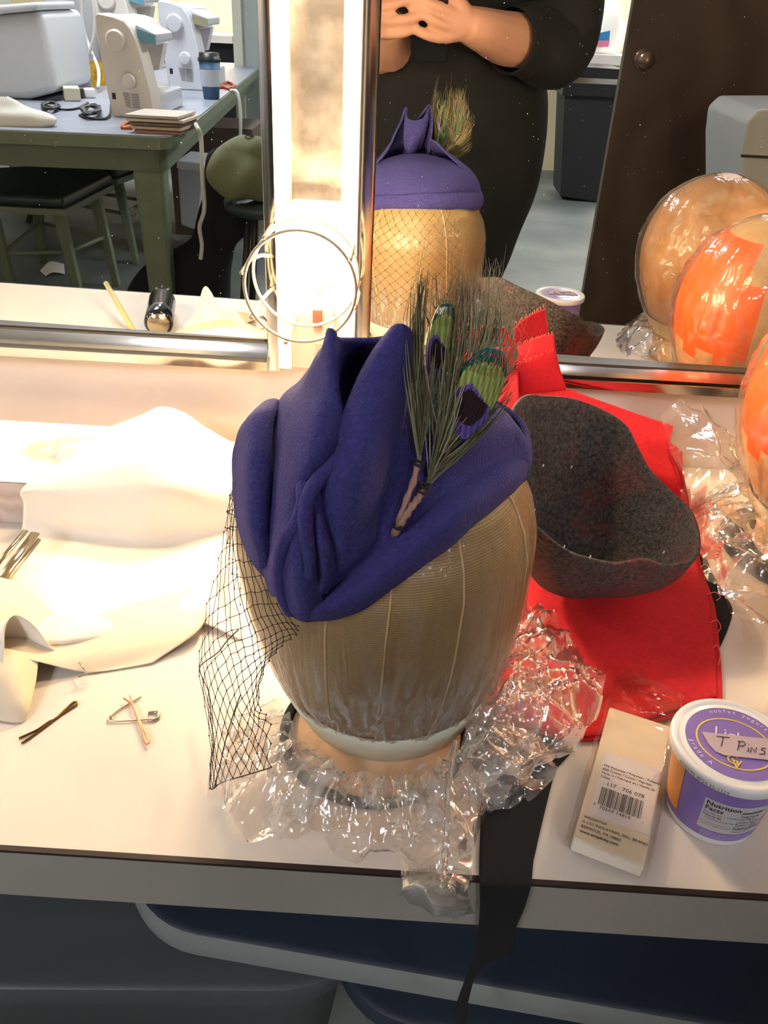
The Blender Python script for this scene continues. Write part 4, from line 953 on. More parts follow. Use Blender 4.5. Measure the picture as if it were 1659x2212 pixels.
# ================================================================ things seen only in the mirror are laid out from their reflection and stand in the room behind the camera
def vx(b):
    b.v = [refl(p) for p in b.v]; b.f = [tuple(reversed(f)) for f in b.f]; return b
U_ = lambda px, py, z: oz(px, py, z)
Q_ = lambda px, py, hd: oy(px, py, hd)
def hd_at(px, py, z): return oz(px, py, z).y
def vthing(name, v, label, cat, group=None): return thing(name, refl(V(v)), label, cat, group)
def vprism(b, pts, hd, depth, drift=0):
    P = [oy(x, y, hd) for x, y in pts]; return b.prism(P, (drift, depth, 0))
m_tgreen = M('green enamel', (112, 122, 98), .45, c2=(104, 114, 92), ns=20)
m_ttop = M('grey table laminate', (150, 154, 164), .35, c2=(140, 144, 154), ns=12)
m_vinyl = M('dark green vinyl', (40, 54, 52), .4)
m_mach = M('cream machine plastic', (222, 214, 202), .35, coat=.2)
m_machb = M('pale grey machine plastic', (206, 208, 214), .35, coat=.2)
m_tealp = M('teal display panel', (104, 160, 178), .35); m_dk = M('dark plastic', (34, 34, 36), .4)
m_slot = M('vent slots', (60, 56, 54), .7)
m_wapp = M('white painted metal', (206, 208, 208), .4)
# ---------------- sewing table
A, B_, C_ = U_(378, 296, .76), U_(0, 284, .76), U_(557, 149, .76)
u = (B_ - A).normalized(); w = V((-u.y, u.x, 0)); w = w if w.dot(C_ - A) > 0 else -w
w = (C_ - A).normalized(); u = V((-w.y, w.x, 0)); u = u if u.dot(B_ - A) > 0 else -u
tb_ = vthing('sewing_table', A + u * .9 + w * 1.6 - V((0, 0, .76)), 'big green metal work table with grey top holding the sewing machines', 'table')
def rr(o, a, c, la, lc, r, n=6):
    P = []
    for (sx, sy, a0) in ((0, 0, PI), (la, 0, 1.5 * PI), (la, lc, 0), (0, lc, .5 * PI)):
        cx_ = r if sx == 0 else la - r; cy_ = r if sy == 0 else lc - r
        for i in range(n + 1):
            t = a0 + i / n * PI / 2; P.append(o + a * (cx_ + r * math.cos(t)) + c * (cy_ + r * math.sin(t)))
    return P
b = MB().prism([p - V((0, 0, .004)) for p in rr(A + u * .006 + w * .006, u, w, 1.788, 3.188, .06)], (0, 0, .004)); vx(b).obj('table_top', m_ttop, tb_, smooth=False, label='blue grey laminate top')
b = MB().prism([p - V((0, 0, .042)) for p in rr(A, u, w, 1.8, 3.2, .07)], (0, 0, .0375)); vx(b).obj('rim', m_tgreen, tb_, smooth=False)
b = MB().prism([p - V((0, 0, .12)) for p in rr(A + u * .05 + w * .05, u, w, 1.7, 3.1, .05)], (0, 0, .0775)); vx(b).obj('apron', M('green enamel apron', (92, 102, 82), .5), tb_, smooth=False)
for (a_, c_) in ((.065, .065), (1.63, .065), (1.63, 3.03), (.065, 3.03)):
    o = A + u * a_ + w * c_; q = [o, o + u * .105, o + u * .105 + w * .105, o + w * .105]; cc_ = o + u * .05 + w * .05
    b = MB().hexa([V((p.x * .75 + cc_.x * .25, p.y * .75 + cc_.y * .25, .0)) for p in q], [V((p.x, p.y, .64)) for p in q]); vx(b).obj('leg', m_tgreen, tb_, smooth=False, bevel=.012)
# ---------------- sewing machines
def machine(o, S, mat, label, face, panel, seed=0):
    """o: near lower-left corner of the end face (mirror space); the arm runs away along w"""
    t = vthing('sewing_machine', o, label, 'sewing machine', 'sewing machines on the green table')
    ex_, ez = V((1, .0, 0)), V((0, 0, 1)); dw = V((.02, 1, 0)).normalized()
    P = lambda a, h, d=0: o + ex_ * a * S + ez * h * S + dw * d * S
    prof = [(.0, .0), (.155, .0), (.163, .012), (.157, .085), (.142, .17), (.122, .26), (.105, .30), (.085, .325), (.045, .338), (-.012, .346), (-.022, .338), (-.024, .29), (-.018, .18), (-.010, .09)]
    b = MB().prism([P(a, h) for a, h in prof], dw * .12 * S); vx(b).obj('pillar', mat, t, bevel=.010 * S, seg=3)
    b = MB().prism([P(a, h, .10) for a, h in [(-.020, .235), (.118, .235), (.112, .285), (.085, .322), (.04, .334), (-.015, .338)]], dw * .31 * S); vx(b).obj('arm', mat, t, bevel=.008 * S)
    b = MB().prism([P(a, h, .36) for a, h in [(.0, .14), (.09, .14), (.12, .24), (-.01, .24)]], dw * .06 * S); b.cyl(P(.05, .14, .39), P(.05, .075, .39), .004 * S, n=8); vx(b).obj('needle_head', mat, t, bevel=.005 * S)
    b = MB().prism([P(a, h, .11) for a, h in [(-.01, .0), (.16, .0), (.158, .075), (-.01, .075)]], dw * .33 * S); vx(b).obj('bed', m_machb, t, bevel=.006 * S)
    b = MB().prism([P(a, h, .05) for a, h in [(.10, .275), (.18, .255), (.185, .262), (.185, .285), (.11, .315)]], dw * .22 * S); vx(b).obj('display_housing', m_machb, t, bevel=.004 * S)
    b = MB().prism([P(a, h, .045) for a, h in [(.112, .262), (.182, .250), (.182, .282), (.115, .300)]], dw * .006 * S); vx(b).obj('display_panel', panel, t, smooth=False, label='coloured display panel')
    for (a, h, r, nm) in ((.048, .262, .036, 'handwheel'), (.083, .128, .026, 'dial')):
        b = MB().lathe([(r * S, 0), (r * S, .016 * S), (r * .85 * S, .022 * S), (.001, .023 * S)], P(a, h, 0), 32, rot=Matrix.Rotation(PI / 2, 3, 'X'), capt=False); vx(b).obj(nm, mat, t, angle=.5)
    b = MB()
    for k in range(9):
        z = .082 - k * .0058; 
        for (a0, a1, dz) in ((.050 + k * .001, .078, .004), (.082, .112, 0)):
            b.hexa([P(a0, z + dz, -.0006), P(a1, z, -.0006), P(a1, z, .001), P(a0, z + dz, .001)], [P(a0, z + dz + .002, -.0006), P(a1, z + .002, -.0006), P(a1, z + .002, .001), P(a0, z + dz + .002, .001)])
    vx(b).obj('vent', m_slot, t, smooth=False)
    b = MB().hexa([P(.008, .062, -.001), P(.022, .062, -.001), P(.022, .062, .001), P(.008, .062, .001)], [P(.008, .084, -.001), P(.022, .084, -.001), P(.022, .084, .001), P(.008, .084, .001)]); vx(b).obj('power_switch', m_dk, t, smooth=False)
    return t
machine(U_(243, 252, .76), .96, m_mach, 'cream sewing machine nearest the mirror, at the table corner', 0, m_tealp)
machine(U_(375, 193, .76) + V((-.02, 0, 0)), 1.05, m_machb, 'pale grey sewing machine behind the paper coffee cup', 0, M('olive display panel', (150, 146, 120), .4))
machine(U_(215, 165, .76) + V((-.06, .25, 0)), 1.30, m_mach, 'tall sewing machine with blue top panel, behind the nearest machine', 0, m_tealp)
# ---------------- coffee cup
o = U_(457, 214, .76); s_ = .064
ck = vthing('coffee_cup', o, 'blue paper coffee cup with white sleeve and black lid on the table', 'cup')
vx(MB().lathe([(.034, 0), (.047, .155)], o, 32)).obj('cup_body', M('blue paper cup', (58, 92, 124), .5), ck)
vx(MB().lathe([(.0405, .052), (.0475, .118)], o, 32, capb=False, capt=False)).obj('sleeve', M('white paper sleeve', (196, 202, 210), .6), ck)
vx(MB().lathe([(.050, .148), (.050, .160), (.045, .165), (.043, .182), (.001, .184)], o, 32, capt=False)).obj('cup_lid', m_dk, ck)
# ---------------- small things on the table
def basket():
    P = [(124, 212), (218, 205), (222, 150), (124, 160)]; hd = hd_at(125, 205, .76) + .2
    t = vthing('basket', oz(170, 190, .76), 'yellow perforated plastic basket behind the cables', 'basket')
    a, c = U_(126, 197, .76), U_(232, 184, .76); ex_ = (c - a); n_ = V((0, .30, 0))
    b = MB(); k = 13
    top = V((0, 0, .095))
    for (p, q) in ((a, c), (c, c + n_), (c + n_, a + n_), (a + n_, a)):
        b.hexa([p, q, q + (V((0, .006, 0))), p + V((0, .006, 0))], [p + V((0, 0, .03)), q + V((0, 0, .03)), q + V((0, .006, .03)), p + V((0, .006, .03))])
        b.hexa([p + V((0, 0, .065)), q + V((0, 0, .065)), q + V((0, .006, .065)), p + V((0, .006, .065))], [p + top, q + top, q + top + V((0, .006, 0)), p + top + V((0, .006, 0))])
        for i in range(k + 1):
            m = p.lerp(q, i / k); b.box(m + V((-.006, 0, .02)), m + V((.006, .006, .075)))
    b.add([a, c, c + n_, a + n_], [(0, 1, 2, 3)])
    vx(b).obj('basket_shell', M('yellow plastic', (226, 178, 52), .45), t, smooth=False)
basket()
def blob(name, rows, hd, dr, mat, label, cat, parent=None, n=40, jit=0, js=12, bulge=.0, depth_c=0):
    """closed lofted body from picture rows (row, left, right); dr = depth/width"""
    R = []
    for (y, xl, xr) in rows:
        a, c = oy(xl, y, hd), oy(xr, y, hd); m = (a + c) / 2; r = (c - a).length / 2
        m.z = max(m.z, .001)
        R.append([V((m.x + r * math.cos(t), m.y + r * dr * math.sin(t), m.z)) for t in [2 * PI * i / n for i in range(n)]])
    G = [[None] * n for _ in range(len(R) * 4 - 3)]
    for i in range(n):
        for j, p in enumerate(catmull([r[i] for r in R], len(G))): G[j][i] = p
    if jit:
        for r in G:
            for p in r: p += noise.noise_vector(p * js) * jit
    b = MB().grid(G, True); b.f.append(tuple(range(n))); b.f.append(tuple(range((len(G) - 1) * n, len(G) * n))); b.m += [0, 0]
    o = vx(b).obj(name, mat, parent)
    if parent is None: tag(o, label, cat)
    return o
hdc = hd_at(50, 270, .76)
blob('knitted_cloth', [(206, -20, 14), (214, -60, 30), (228, -80, 55), (240, -90, 100), (255, -90, 120), (270, -85, 108), (277, -60, 60)], hdc, .35, M('cream rib knit', (226, 222, 208), .9, wave=(60, 'X', 3, (200, 196, 182))), 'bunched cream ribbed cloth on the near left of the green table', 'cloth', jit=.006)
def slab(px, z0, z1, mat, name, label, cat, bevel=.004):
    P = [U_(x, y, z0) for x, y in px]; b = MB().prism(P, (0, 0, z1 - z0)); return tag(vx(b).obj(name, mat, None, smooth=False, bevel=bevel), label, cat)
m_o1 = M('orange handle plastic', (214, 116, 56), .4)
for i, (y, x0, x1, c, lab) in enumerate(((296, 290, 385, (150, 112, 96), 'lowest brown pattern envelope in the stack at the table corner'), (291, 284, 392, (198, 172, 150), 'second pattern envelope from the bottom at the table corner'),
                          (285, 278, 388, (120, 98, 84), 'dark middle pattern envelope at the table corner'), (279, 276, 396, (206, 186, 168), 'fourth pattern envelope from the bottom at the table corner'), (270, 272, 386, (190, 178, 162), 'topmost pale pattern envelope at the table corner'))):
    z0 = .7605 + i * .0118; hd = hd_at(330, 282, .76)
    a = U_(x0, 286, .7605) + V((0, 0, z0 - .7605)); c_ = U_(x1, 292, .7605) + V((0, 0, z0 - .7605)); n_ = V((.02, .17, 0)); b = MB().prism([a, c_, c_ + n_, a + n_], (0, 0, .0085))
    o = vx(b).obj('pattern_envelope', M('pattern paper', c, .7), None, smooth=False); tag(o, lab, 'envelope', 'pattern envelopes stacked at the table corner')
b = MB(); b.tube(catmull([U_(262, 275, .766), U_(272, 266, .768), U_(285, 268, .768), U_(282, 276, .766)], 20), .006, 6, True); b.tube([U_(282, 272, .766), U_(300, 270, .766)], .005, 6); tag(vx(b).obj('scissors', m_o1, None), 'small orange handled scissors poking out beside the pattern envelopes', 'scissors')
b = MB(); b.tube(catmull([U_(352, 256, .768), U_(362, 244, .770), U_(388, 244, .770), U_(402, 254, .768), U_(380, 258, .768)], 24), .0085, 8, True); b.tube([U_(360, 254, .766), U_(330, 262, .766)], .006, 6); tag(vx(b).obj('scissors', m_o1, None), 'large orange handled scissors at the right of the nearest machine', 'scissors')
b = MB(); b.tube(catmull([U_(478, 186, .768), U_(490, 178, .770), U_(505, 184, .768), U_(498, 192, .768)], 20), .0075, 8, True); b.tube([U_(480, 188, .766), U_(462, 192, .766)], .006, 6); tag(vx(b).obj('scissors', M('red orange handle', (196, 84, 50), .4), None), 'red orange handled scissors to the right of the coffee cup', 'scissors')
b = MB().prism([U_(322, 262, .7615), U_(345, 244, .7615), U_(356, 243, .7615), U_(342, 258, .7615)], (0, 0, .008)); tag(vx(b).obj('green_tape_measure', M('green tape', (44, 140, 100), .6), None), 'short green strip beside the large orange scissors', 'tape measure')
o = U_(385, 200, .76) + V((-.10, .42, .0)); b = MB().lathe([(.060, .085), (.072, .09), (.075, .115), (.070, .118), (.001, .119)], o, 24, capt=False); b.lathe([(.050, 0), (.058, .085)], o, 24)
tag(vx(b).obj('pink_tub', M('pink plastic', (222, 92, 150), .4), None), 'pink lidded tub behind the nearest sewing machine', 'tub')
def adapter(px, py, c, lab, sz=.045):
    o = U_(px, py, .7605); b = MB().box(o - V((sz / 2, 0, 0)), o + V((sz / 2, sz * 1.1, sz * .8)), rot=Matrix.Rotation(.4, 3, 'Z')); tag(vx(b).obj('power_adapter', M('adapter plastic', c, .5), None, bevel=.006), lab, 'power adapter')
adapter(150, 219, (206, 200, 176), 'cream power adapter plugged together among the cables', .065); adapter(190, 212, (226, 226, 228), 'small white power adapter in the middle of the cables', .045); adapter(178, 194, (190, 190, 192), 'pale grey power adapter in front of the yellow basket', .06); adapter(164, 213, (44, 44, 46), 'black power adapter between the cream and white adapters', .05)
def cable(name, P, r, mat, lab, n=80):
    b = MB().tube(catmull(P, n), r, 6); return tag(vx(b).obj(name, mat, None), lab, 'cable')
m_cab = M('black cable', (28, 30, 32), .5); m_wcab = M('white cable', (206, 204, 194), .5)
rnd = random.Random(3)
def coil(cx_, cy_, rx, ry, n):
    return [U_(cx_ + rx * (.6 + .4 * rnd.random()) * math.cos(a), cy_ + ry * (.6 + .4 * rnd.random()) * math.sin(a), .766 + .016 * rnd.random()) for a in [i * 1.9 for i in range(n)]]
cable('power_cable', coil(108, 228, 24, 9, 16) + [U_(135, 236, .765), U_(165, 234, .765), U_(190, 222, .765)], .0045, m_cab, 'black power cable bundled left of the adapters', 150)
cable('power_cable', coil(196, 236, 24, 12, 18) + [U_(172, 249, .765), U_(200, 256, .765), U_(228, 256, .765), U_(238, 245, .77), U_(240, 225, .79)], .0045, m_cab, 'black power cable coiled beside and plugged into the nearest machine', 170)
cable('cord', [U_(345, 246, .766), U_(385, 252, .766), U_(412, 262, .766), Q_(426, 275, 3.03), Q_(434, 300, 3.02), Q_(437, 380, 3.0), Q_(441, 450, 3.0), Q_(431, 490, 3.0), Q_(436, 530, 3.0), Q_(433, 560, 3.0)], .0075, m_wcab, 'white cord hanging from the table corner to the floor')
cable('cord', [U_(498, 195, .766), Q_(512, 200, 4.4), Q_(519, 240, 4.4), Q_(519, 300, 4.4)], .008, m_wcab, 'white cord hanging behind the cardboard box')
cable('cord', [Q_(176, -20, 4.3), Q_(178, 50, 4.3), Q_(192, 100, 4.3), Q_(212, 150, 4.2), U_(212, 190, .78)], .008, m_wcab, 'pale cord hanging in front of the white cabinets')
cable('cord', [Q_(196, -20, 4.25), Q_(204, 40, 4.25), Q_(200, 90, 4.25), Q_(181, 146, 4.25)], .008, m_wcab, 'pale cord crossing left behind the tall machine')
# ---------------- white appliances behind
def cab(px, hd, depth, mat, name, lab, cat='cabinet', bevel=.02):
    b = vprism(MB(), px, hd, depth); b.v = [V((p.x, p.y, max(p.z, .7605))) for p in b.v]; return tag(vx(b).obj(name, mat, None, bevel=bevel, seg=3), lab, cat)
h0 = hd_at(60, 224, .76)
wc = vthing('white_machine_cover', U_(40, 224, .76), 'large white rounded appliance housing on the left of the table', 'appliance')
b = vprism(MB(), [(-90, 232), (60, 224), (122, 198), (108, 110), (88, 22), (-90, 40)], h0 + .1, .45); b.v = [V((p.x, p.y, max(p.z, .7605))) for p in b.v]
vx(b).obj('housing', m_wapp, wc, bevel=.03, seg=3)
b = vprism(MB(), [(-90, 40), (84, 22), (82, 4), (-90, 18)], h0 + .085, .40); vx(b).obj('lid', m_wapp, wc, bevel=.01)
cab([(124, 168), (156, 158), (128, -30), (84, -30)], 4.95, .25, m_wapp, 'white_cabinet', 'narrow white cabinet behind the large white housing')
cab([(160, 158), (216, 150), (212, -30), (126, -30)], 5.3, .5, M('off white cabinet', (196, 194, 194), .45), 'white_cabinet', 'off white cabinet behind the yellow basket')
# wall panels and counter far behind (left pane)
hb_ = 7.2
far = vthing('back_counter', V((-.9, hb_, 0)), 'bright far makeup counter seen above the sewing machines', 'counter')
b = MB(); p = oy(440, 75, hb_); b.box((-3.0, hb_, p.z - .05), (oy(500, 75, hb_).x, hb_ + .5, p.z)); vx(b).obj('worktop', m_lam, far, smooth=False)
b = MB(); b.box((-3.0, hb_ + .02, 0), (oy(500, 75, hb_).x, hb_ + .5, p.z - .05)); vx(b).obj('base', m_black, far, smooth=False)
struct(vx(MB().box((-3.4, hb_ + .52, p.z), (oy(502, 75, hb_).x, hb_ + .56, 2.4))).obj('trim_2', M('cream back panel', (236, 216, 176), .6), None, smooth=False))
struct(vx(MB().box((oy(503, 75, 5.9).x, 5.9, 0), (oy(522, 75, 5.9).x, 5.95, 2.6))).obj('trim_3', M('cream post', (188, 186, 166), .6), None, smooth=False))
struct(vx(MB().box((oy(522, 75, 5.95).x, 5.95, 0), (-.35, 6.0, 2.6))).obj('trim_4', M('grey green partition', (150, 158, 154), .6), None, smooth=False))
for (x, y, lab) in ((420, -6, 'round far bulb above the second machine'), (350, 8, 'round far bulb above the nearest machine'), (265, -20, 'round far bulb at the left')):
    pass
# cardboard boxes under the table
b = MB(); a = U_(470, 420, .0); b.box((a.x - .0, 4.7, 0), (a.x + .45, 5.1, .56)); tag(vx(b).obj('cardboard_box', M('brown cardboard', (88, 72, 62), .8), None, smooth=False), 'brown cardboard box standing behind the right side of the table', 'box')
# ---------------- stools
def stool(tops, feet, seat, sz, lab, thick=.05):
    c = sum((V(f) for f in feet), V()) / len(feet); c.z = 0
    t = vthing('stool', c, lab, 'stool', 'green metal stools by the table')
    b = MB()
    n = len(seat); 
    b.prism([V(p) - V((0, 0, thick)) for p in seat], (0, 0, thick)); vx(b).obj('seat', m_vinyl, t, bevel=.022, seg=4)
    vx(MB().prism([V(p) * 1 - V((0, 0, thick + .025)) for p in seat], (0, 0, .024))).obj('seat_frame', m_tgreen, t, smooth=False)
    for a, f in zip(tops, feet):
        a, f = V(a), V(f); d = V((.024, 0, 0)); e = V((0, .018, 0)); 
        b = MB().hexa([f - d * .6 - e, f + d * .6 - e, f + d * .6 + e, f - d * .6 + e], [a - d - e, a + d - e, a + d + e, a - d + e]); vx(b).obj('leg', m_tgreen, t, smooth=False, bevel=.004)
    b = MB()
    for i in range(len(feet)):
        a = V(tops[i]).lerp(V(feet[i]), .45); c2 = V(tops[(i + 1) % 4]).lerp(V(feet[(i + 1) % 4]), .45); b.tube([a, c2], .009, 6)
    vx(b).obj('stretcher', m_tgreen, t)
    return t
f0, f1 = U_(253, 617, 0), U_(176, 655, 0); f2, f3 = U_(35, 650, 0), U_(95, 568, 0)
zs = .40
S = [U_(135, 424, .47), U_(242, 372, .47), U_(160, 352, .47), U_(-30, 362, .47), U_(-40, 415, .47)]
stool([U_(205, 420, zs), U_(125, 448, zs), U_(-20, 455, zs), U_(75, 400, zs)], [f0, f1, f2, f3], S, .47, 'green metal stool with dark vinyl seat, nearest the mirror')
g0, g1 = U_(330, 520, 0), U_(295, 570, 0); 
S = [U_(250, 362, .47), U_(300, 345, .47), U_(250, 333, .47), U_(85, 336, .47), U_(82, 352, .47)]
stool([U_(300, 358, zs), U_(250, 372, zs), U_(90, 372, zs), U_(100, 355, zs)], [g0, g1, U_(62, 480, 0), U_(30, 430, 0)], S, .47, 'green metal stool pushed in behind the nearest stool')
# paper scrap on the floor
b = MB().grid(surf([[U_(86, 585, .01), U_(108, 565, .05), U_(138, 570, .03)], [U_(98, 596, .004), U_(115, 588, .02), U_(140, 592, .004)]], 12, 10)); tag(vx(b).obj('paper_scrap', m_paper, None, solid=.002), 'folded white paper scrap lying on the floor by the stool', 'paper')
# white bin
b = MB(); hd = 3.9; 
wb_ = vthing('waste_bin', oy(412, 480, hd), 'slim white waste bin behind the table leg', 'bin')
vprism(b, [(390, 486), (428, 500), (440, 365), (382, 357)], 4.3, .25); b.v = [V((p.x, p.y, max(p.z, .0))) for p in b.v]; vx(b).obj('bin_body', M('bluish white plastic', (188, 196, 204), .35), wb_, bevel=.01)
b = MB(); vprism(b, [(381, 364), (440, 372), (441, 352), (381, 346)], 4.28, .28); vx(b).obj('bin_rim', M('white rim', (214, 220, 226), .3), wb_, bevel=.006)
b = MB(); vprism(b, [(500, 470), (524, 470), (526, 440), (501, 440)], 4.6, .3); b.v = [V((p.x, p.y, max(p.z, 0))) for p in b.v]
# black coat and olive bag
blob('black_coat', [(318, 462, 486), (335, 446, 520), (380, 440, 556), (430, 438, 570), (480, 425, 545), (520, 405, 510), (555, 340, 503), (590, 305, 500), (630, 275, 497), (670, 266, 495), (705, 264, 490)], 3.2, .5, M('black coat cloth', (14, 14, 17), .9), 'black coat heaped over a seat beside the table leg', 'coat', jit=.012, js=7)
bg = blob('olive_bag', [(294, 535, 560), (305, 505, 590), (325, 478, 602), (350, 463, 606), (385, 456, 606), (410, 468, 600), (426, 492, 585), (432, 520, 560)], 3.0, .6, M('olive canvas', (112, 116, 82), .8, c2=(92, 96, 62), ns=5), 'olive green soft bag lying on the black coat', 'bag', jit=.03, js=11)
st = vthing('round_stool', V((-.50, 3.08, 0)), 'dark stool under the black coat and the olive bag', 'stool')
vx(MB().lathe([(.15, .515), (.17, .525), (.17, .55), (.15, .56)], V((-.50, 3.08, 0)), 32)).obj('seat', m_vinyl, st)
for k in range(4):
    a = PI / 4 + k * PI / 2; vx(MB().tube([V((-.50 + .10 * math.cos(a), 3.08 + .10 * math.sin(a), .52)), V((-.50 + .17 * math.cos(a), 3.08 + .17 * math.sin(a), .001))], .013, 8)).obj('leg', m_dk, st)
# ---------------- right pane: trash can, counter, bottles, door
tc_ = vthing('trash_can', oz(1255, 430, 0), 'black trash can with bag folded over a metal rim', 'trash can')
hdk = 6.2
b = MB(); vprism(b, [(1210, 425), (1292, 440), (1352, 150), (1222, 165)], hdk, .40); b.v = [V((p.x, p.y, max(p.z, 0))) for p in b.v]; vx(b).obj('can_body', M('black plastic', (20, 20, 21), .5), tc_, bevel=.01)
b = MB(); vprism(b, [(1218, 178), (1345, 184), (1346, 172), (1219, 166)], hdk - .02, .43); vx(b).obj('rim', m_chrome, tc_, smooth=False)
b = MB(); vprism(b, [(1214, 206), (1345, 210), (1345, 184), (1218, 178)], hdk - .03, .45, 0); vprism(b, [(1212, 166), (1345, 172), (1345, 150), (1216, 142)], hdk - .03, .45, 0); vx(b).obj('bag_liner', M('black bag film', (26, 26, 28), .3), tc_, smooth=False)
hq = 6.75; zq = oy(1290, 118, hq).z
fc2 = vthing('back_counter', V((1.3, hq, 0)), 'bright white back counter with bottles beside the brown door', 'counter')
b = MB().box((oy(1222, 130, hq).x, hq, zq - .06), (oy(1500, 130, hq).x, hq + .65, zq)); vx(b).obj('worktop', m_lam, fc2, smooth=False)
b = MB().box((oy(1222, 130, hq).x, hq + .006, zq - .14), (oy(1500, 130, hq).x, hq + .6, zq - .061)); vx(b).obj('front_panel', M('beige grey panel', (172, 172, 154), .6), fc2, smooth=False)
struct(vx(MB().box((oy(1180, 100, hq).x, hq + .66, 0), (oy(1520, 100, hq).x, hq + .7, 2.6))).obj('trim_5', M('cream splash panel', (240, 220, 180), .6), None, smooth=False))
# far lamp over that counter
fl = vthing('far_vanity_lamp', V((1.62, hq + .6, 1.45)), 'far bare vanity bulb above the back counter', 'light fixture')
vx(MB().ell(V((1.70, hq + .50, 1.50)), .045, .045, .045, 20)).obj('light_bulb', m_bulb, fl); vx(MB().box((1.60, hq + .56, 1.3), (1.80, hq + .65, 2.2))).obj('channel', m_wpaint, fl, smooth=False)
fl = vthing('far_vanity_lamp', V((-2.1, hb_ + .42, 1.45)), 'far bare vanity bulb at the left end of the room', 'light fixture')
vx(MB().ell(V((-1.35, hb_ + .38, 1.45)), .04, .04, .04, 20)).obj('light_bulb', m_bulb, fl); vx(MB().box((-1.43, hb_ + .44, 1.2), (-1.27, hb_ + .51, 2.2))).obj('channel', m_wpaint, fl, smooth=False)
m_jug = M('milky plastic', (246, 240, 228), .4)
def lathe_at(px, py, hd, prof, mat, parent, nm, tag_=None, **k):
    o = oy(px, py, hd); o.z = zq + .0005; b = MB().lathe(prof, o, 28, **k); return vx(b).obj(nm, mat, parent)
jg = vthing('jug', V(oy(1277, 80, hq + .38)), 'milky white jug at the left of the back counter', 'jug')
lathe_at(1277, 80, hq + .36, [(.085, 0), (.09, .02), (.09, .17), (.07, .24), (.03, .275), (.03, .30)], m_jug, jg, 'jug_body', kx=1, ky=.8); lathe_at(1277, 80, hq + .36, [(.034, .30), (.034, .325)], m_wplas, jg, 'cap')
sb = vthing('spray_bottle', V(oy(1305, 105, hq + .18)), 'white bottle with blue and pink label on the back counter', 'bottle')
lathe_at(1305, 105, hq + .16, [(.085, 0), (.088, .02), (.086, .20), (.055, .30), (.028, .35), (.026, .42)], m_jug, sb, 'bottle_body', kx=1, ky=.6); lathe_at(1305, 105, hq + .16, [(.03, .42), (.03, .46), (.02, .47)], m_wplas, sb, 'cap')
o = oy(1303, 105, hq + .105); 
b = MB(); vprism(b, [(1288, 98), (1290, 72), (1318, 66), (1315, 98)], hq + .104, .003); lbq = vx(b).obj('label', M('blue label', (40, 120, 176), .4), sb, smooth=False)
b = MB(); vprism(b, [(1288, 100), (1287, 88), (1317, 87), (1314, 101)], hq + .102, .003); vx(b).obj('label_stripe', M('pink label', (206, 110, 140), .4), lbq, smooth=False)
o = oy(1262, 112, hq + .12); o.z = zq; b = MB().lathe([(.03, 0), (.055, .06), (.075, .15), (.072, .15), (.05, .06), (.025, .008)], o, 28, capt=True); tag(vx(b).obj('bowl', M('bluish white bowl', (214, 222, 240), .4), None), 'small white bowl on the back counter beside the person', 'bowl')
for (px, lab) in ((1336, 'slim white bottle nearest the brown door'), (1350, 'second slim white bottle near the brown door')):
    o = oy(px, 100, hq + .3); o.z = zq; b = MB().lathe([(.03, 0), (.03, .16), (.012, .19), (.012, .22)], o, 20); tag(vx(b).obj('bottle', m_jug, None), lab, 'bottle')
# brown door
hd = 3.35; x0_ = oy(1300, 400, hd).x
dr_ = vthing('door', V((x0_ + .4, hd, 0)), 'brown wood door standing open', 'door'); dr_.name = 'door_1'; 
for k in ('label', 'category'): del dr_[k]
dr_['kind'] = 'structure'
m_door = M('dark brown veneer', (98, 74, 56), .45, wave=(1.4, 'X', 14, (84, 60, 44)))
b = MB().box((x0_, hd, .01), (x0_ + .92, hd + .042, 2.05)); vx(b).obj('door_leaf', m_door, dr_, smooth=False)
kb = oy(1397, 130, hd - .05); b = MB(); b.ell(kb, .030, .022, .030, 20); b.cyl(kb, kb + V((0, .05, 0)), .012, n=12); b.cyl(kb + V((0, .045, 0)), kb + V((0, .050, 0)), .034, n=24); vx(b).obj('door_knob', M('worn bronze', (150, 124, 104), .3, .8), dr_)
struct(vx(MB().box((x0_ + .93, hd - .1, 0), (4.0, hd + .15, 2.7))).obj('trim_6', m_wallf, None, smooth=False))
# white plastic cabinet at the right
wk = vthing('storage_cabinet', oy(1640, 430, 2.4), 'light grey plastic storage drawers in front of the brown door', 'storage drawers')
b = MB(); vprism(b, [(1612, 262), (1640, 236), (1800, 236), (1800, 560), (1600, 560), (1604, 320)], 2.4, .35); b.v = [V((p.x, p.y, p.z)) for p in b.v]
vx(b).obj('upper_body', M('light grey plastic', (184, 182, 178), .4), wk, bevel=.01)
b = MB(); a = oy(1600, 555, 2.38); b.box((a.x - .005, 2.38, 0), (a.x + .42, 2.76, a.z)); vx(b).obj('lower_body', M('grey plastic', (172, 172, 170), .4), wk, bevel=.01)
b = MB(); vprism(b, [(1601, 340), (1800, 350), (1800, 344), (1601, 334)], 2.395, .004); vx(b).obj('seam_line', m_slot, wk, smooth=False)
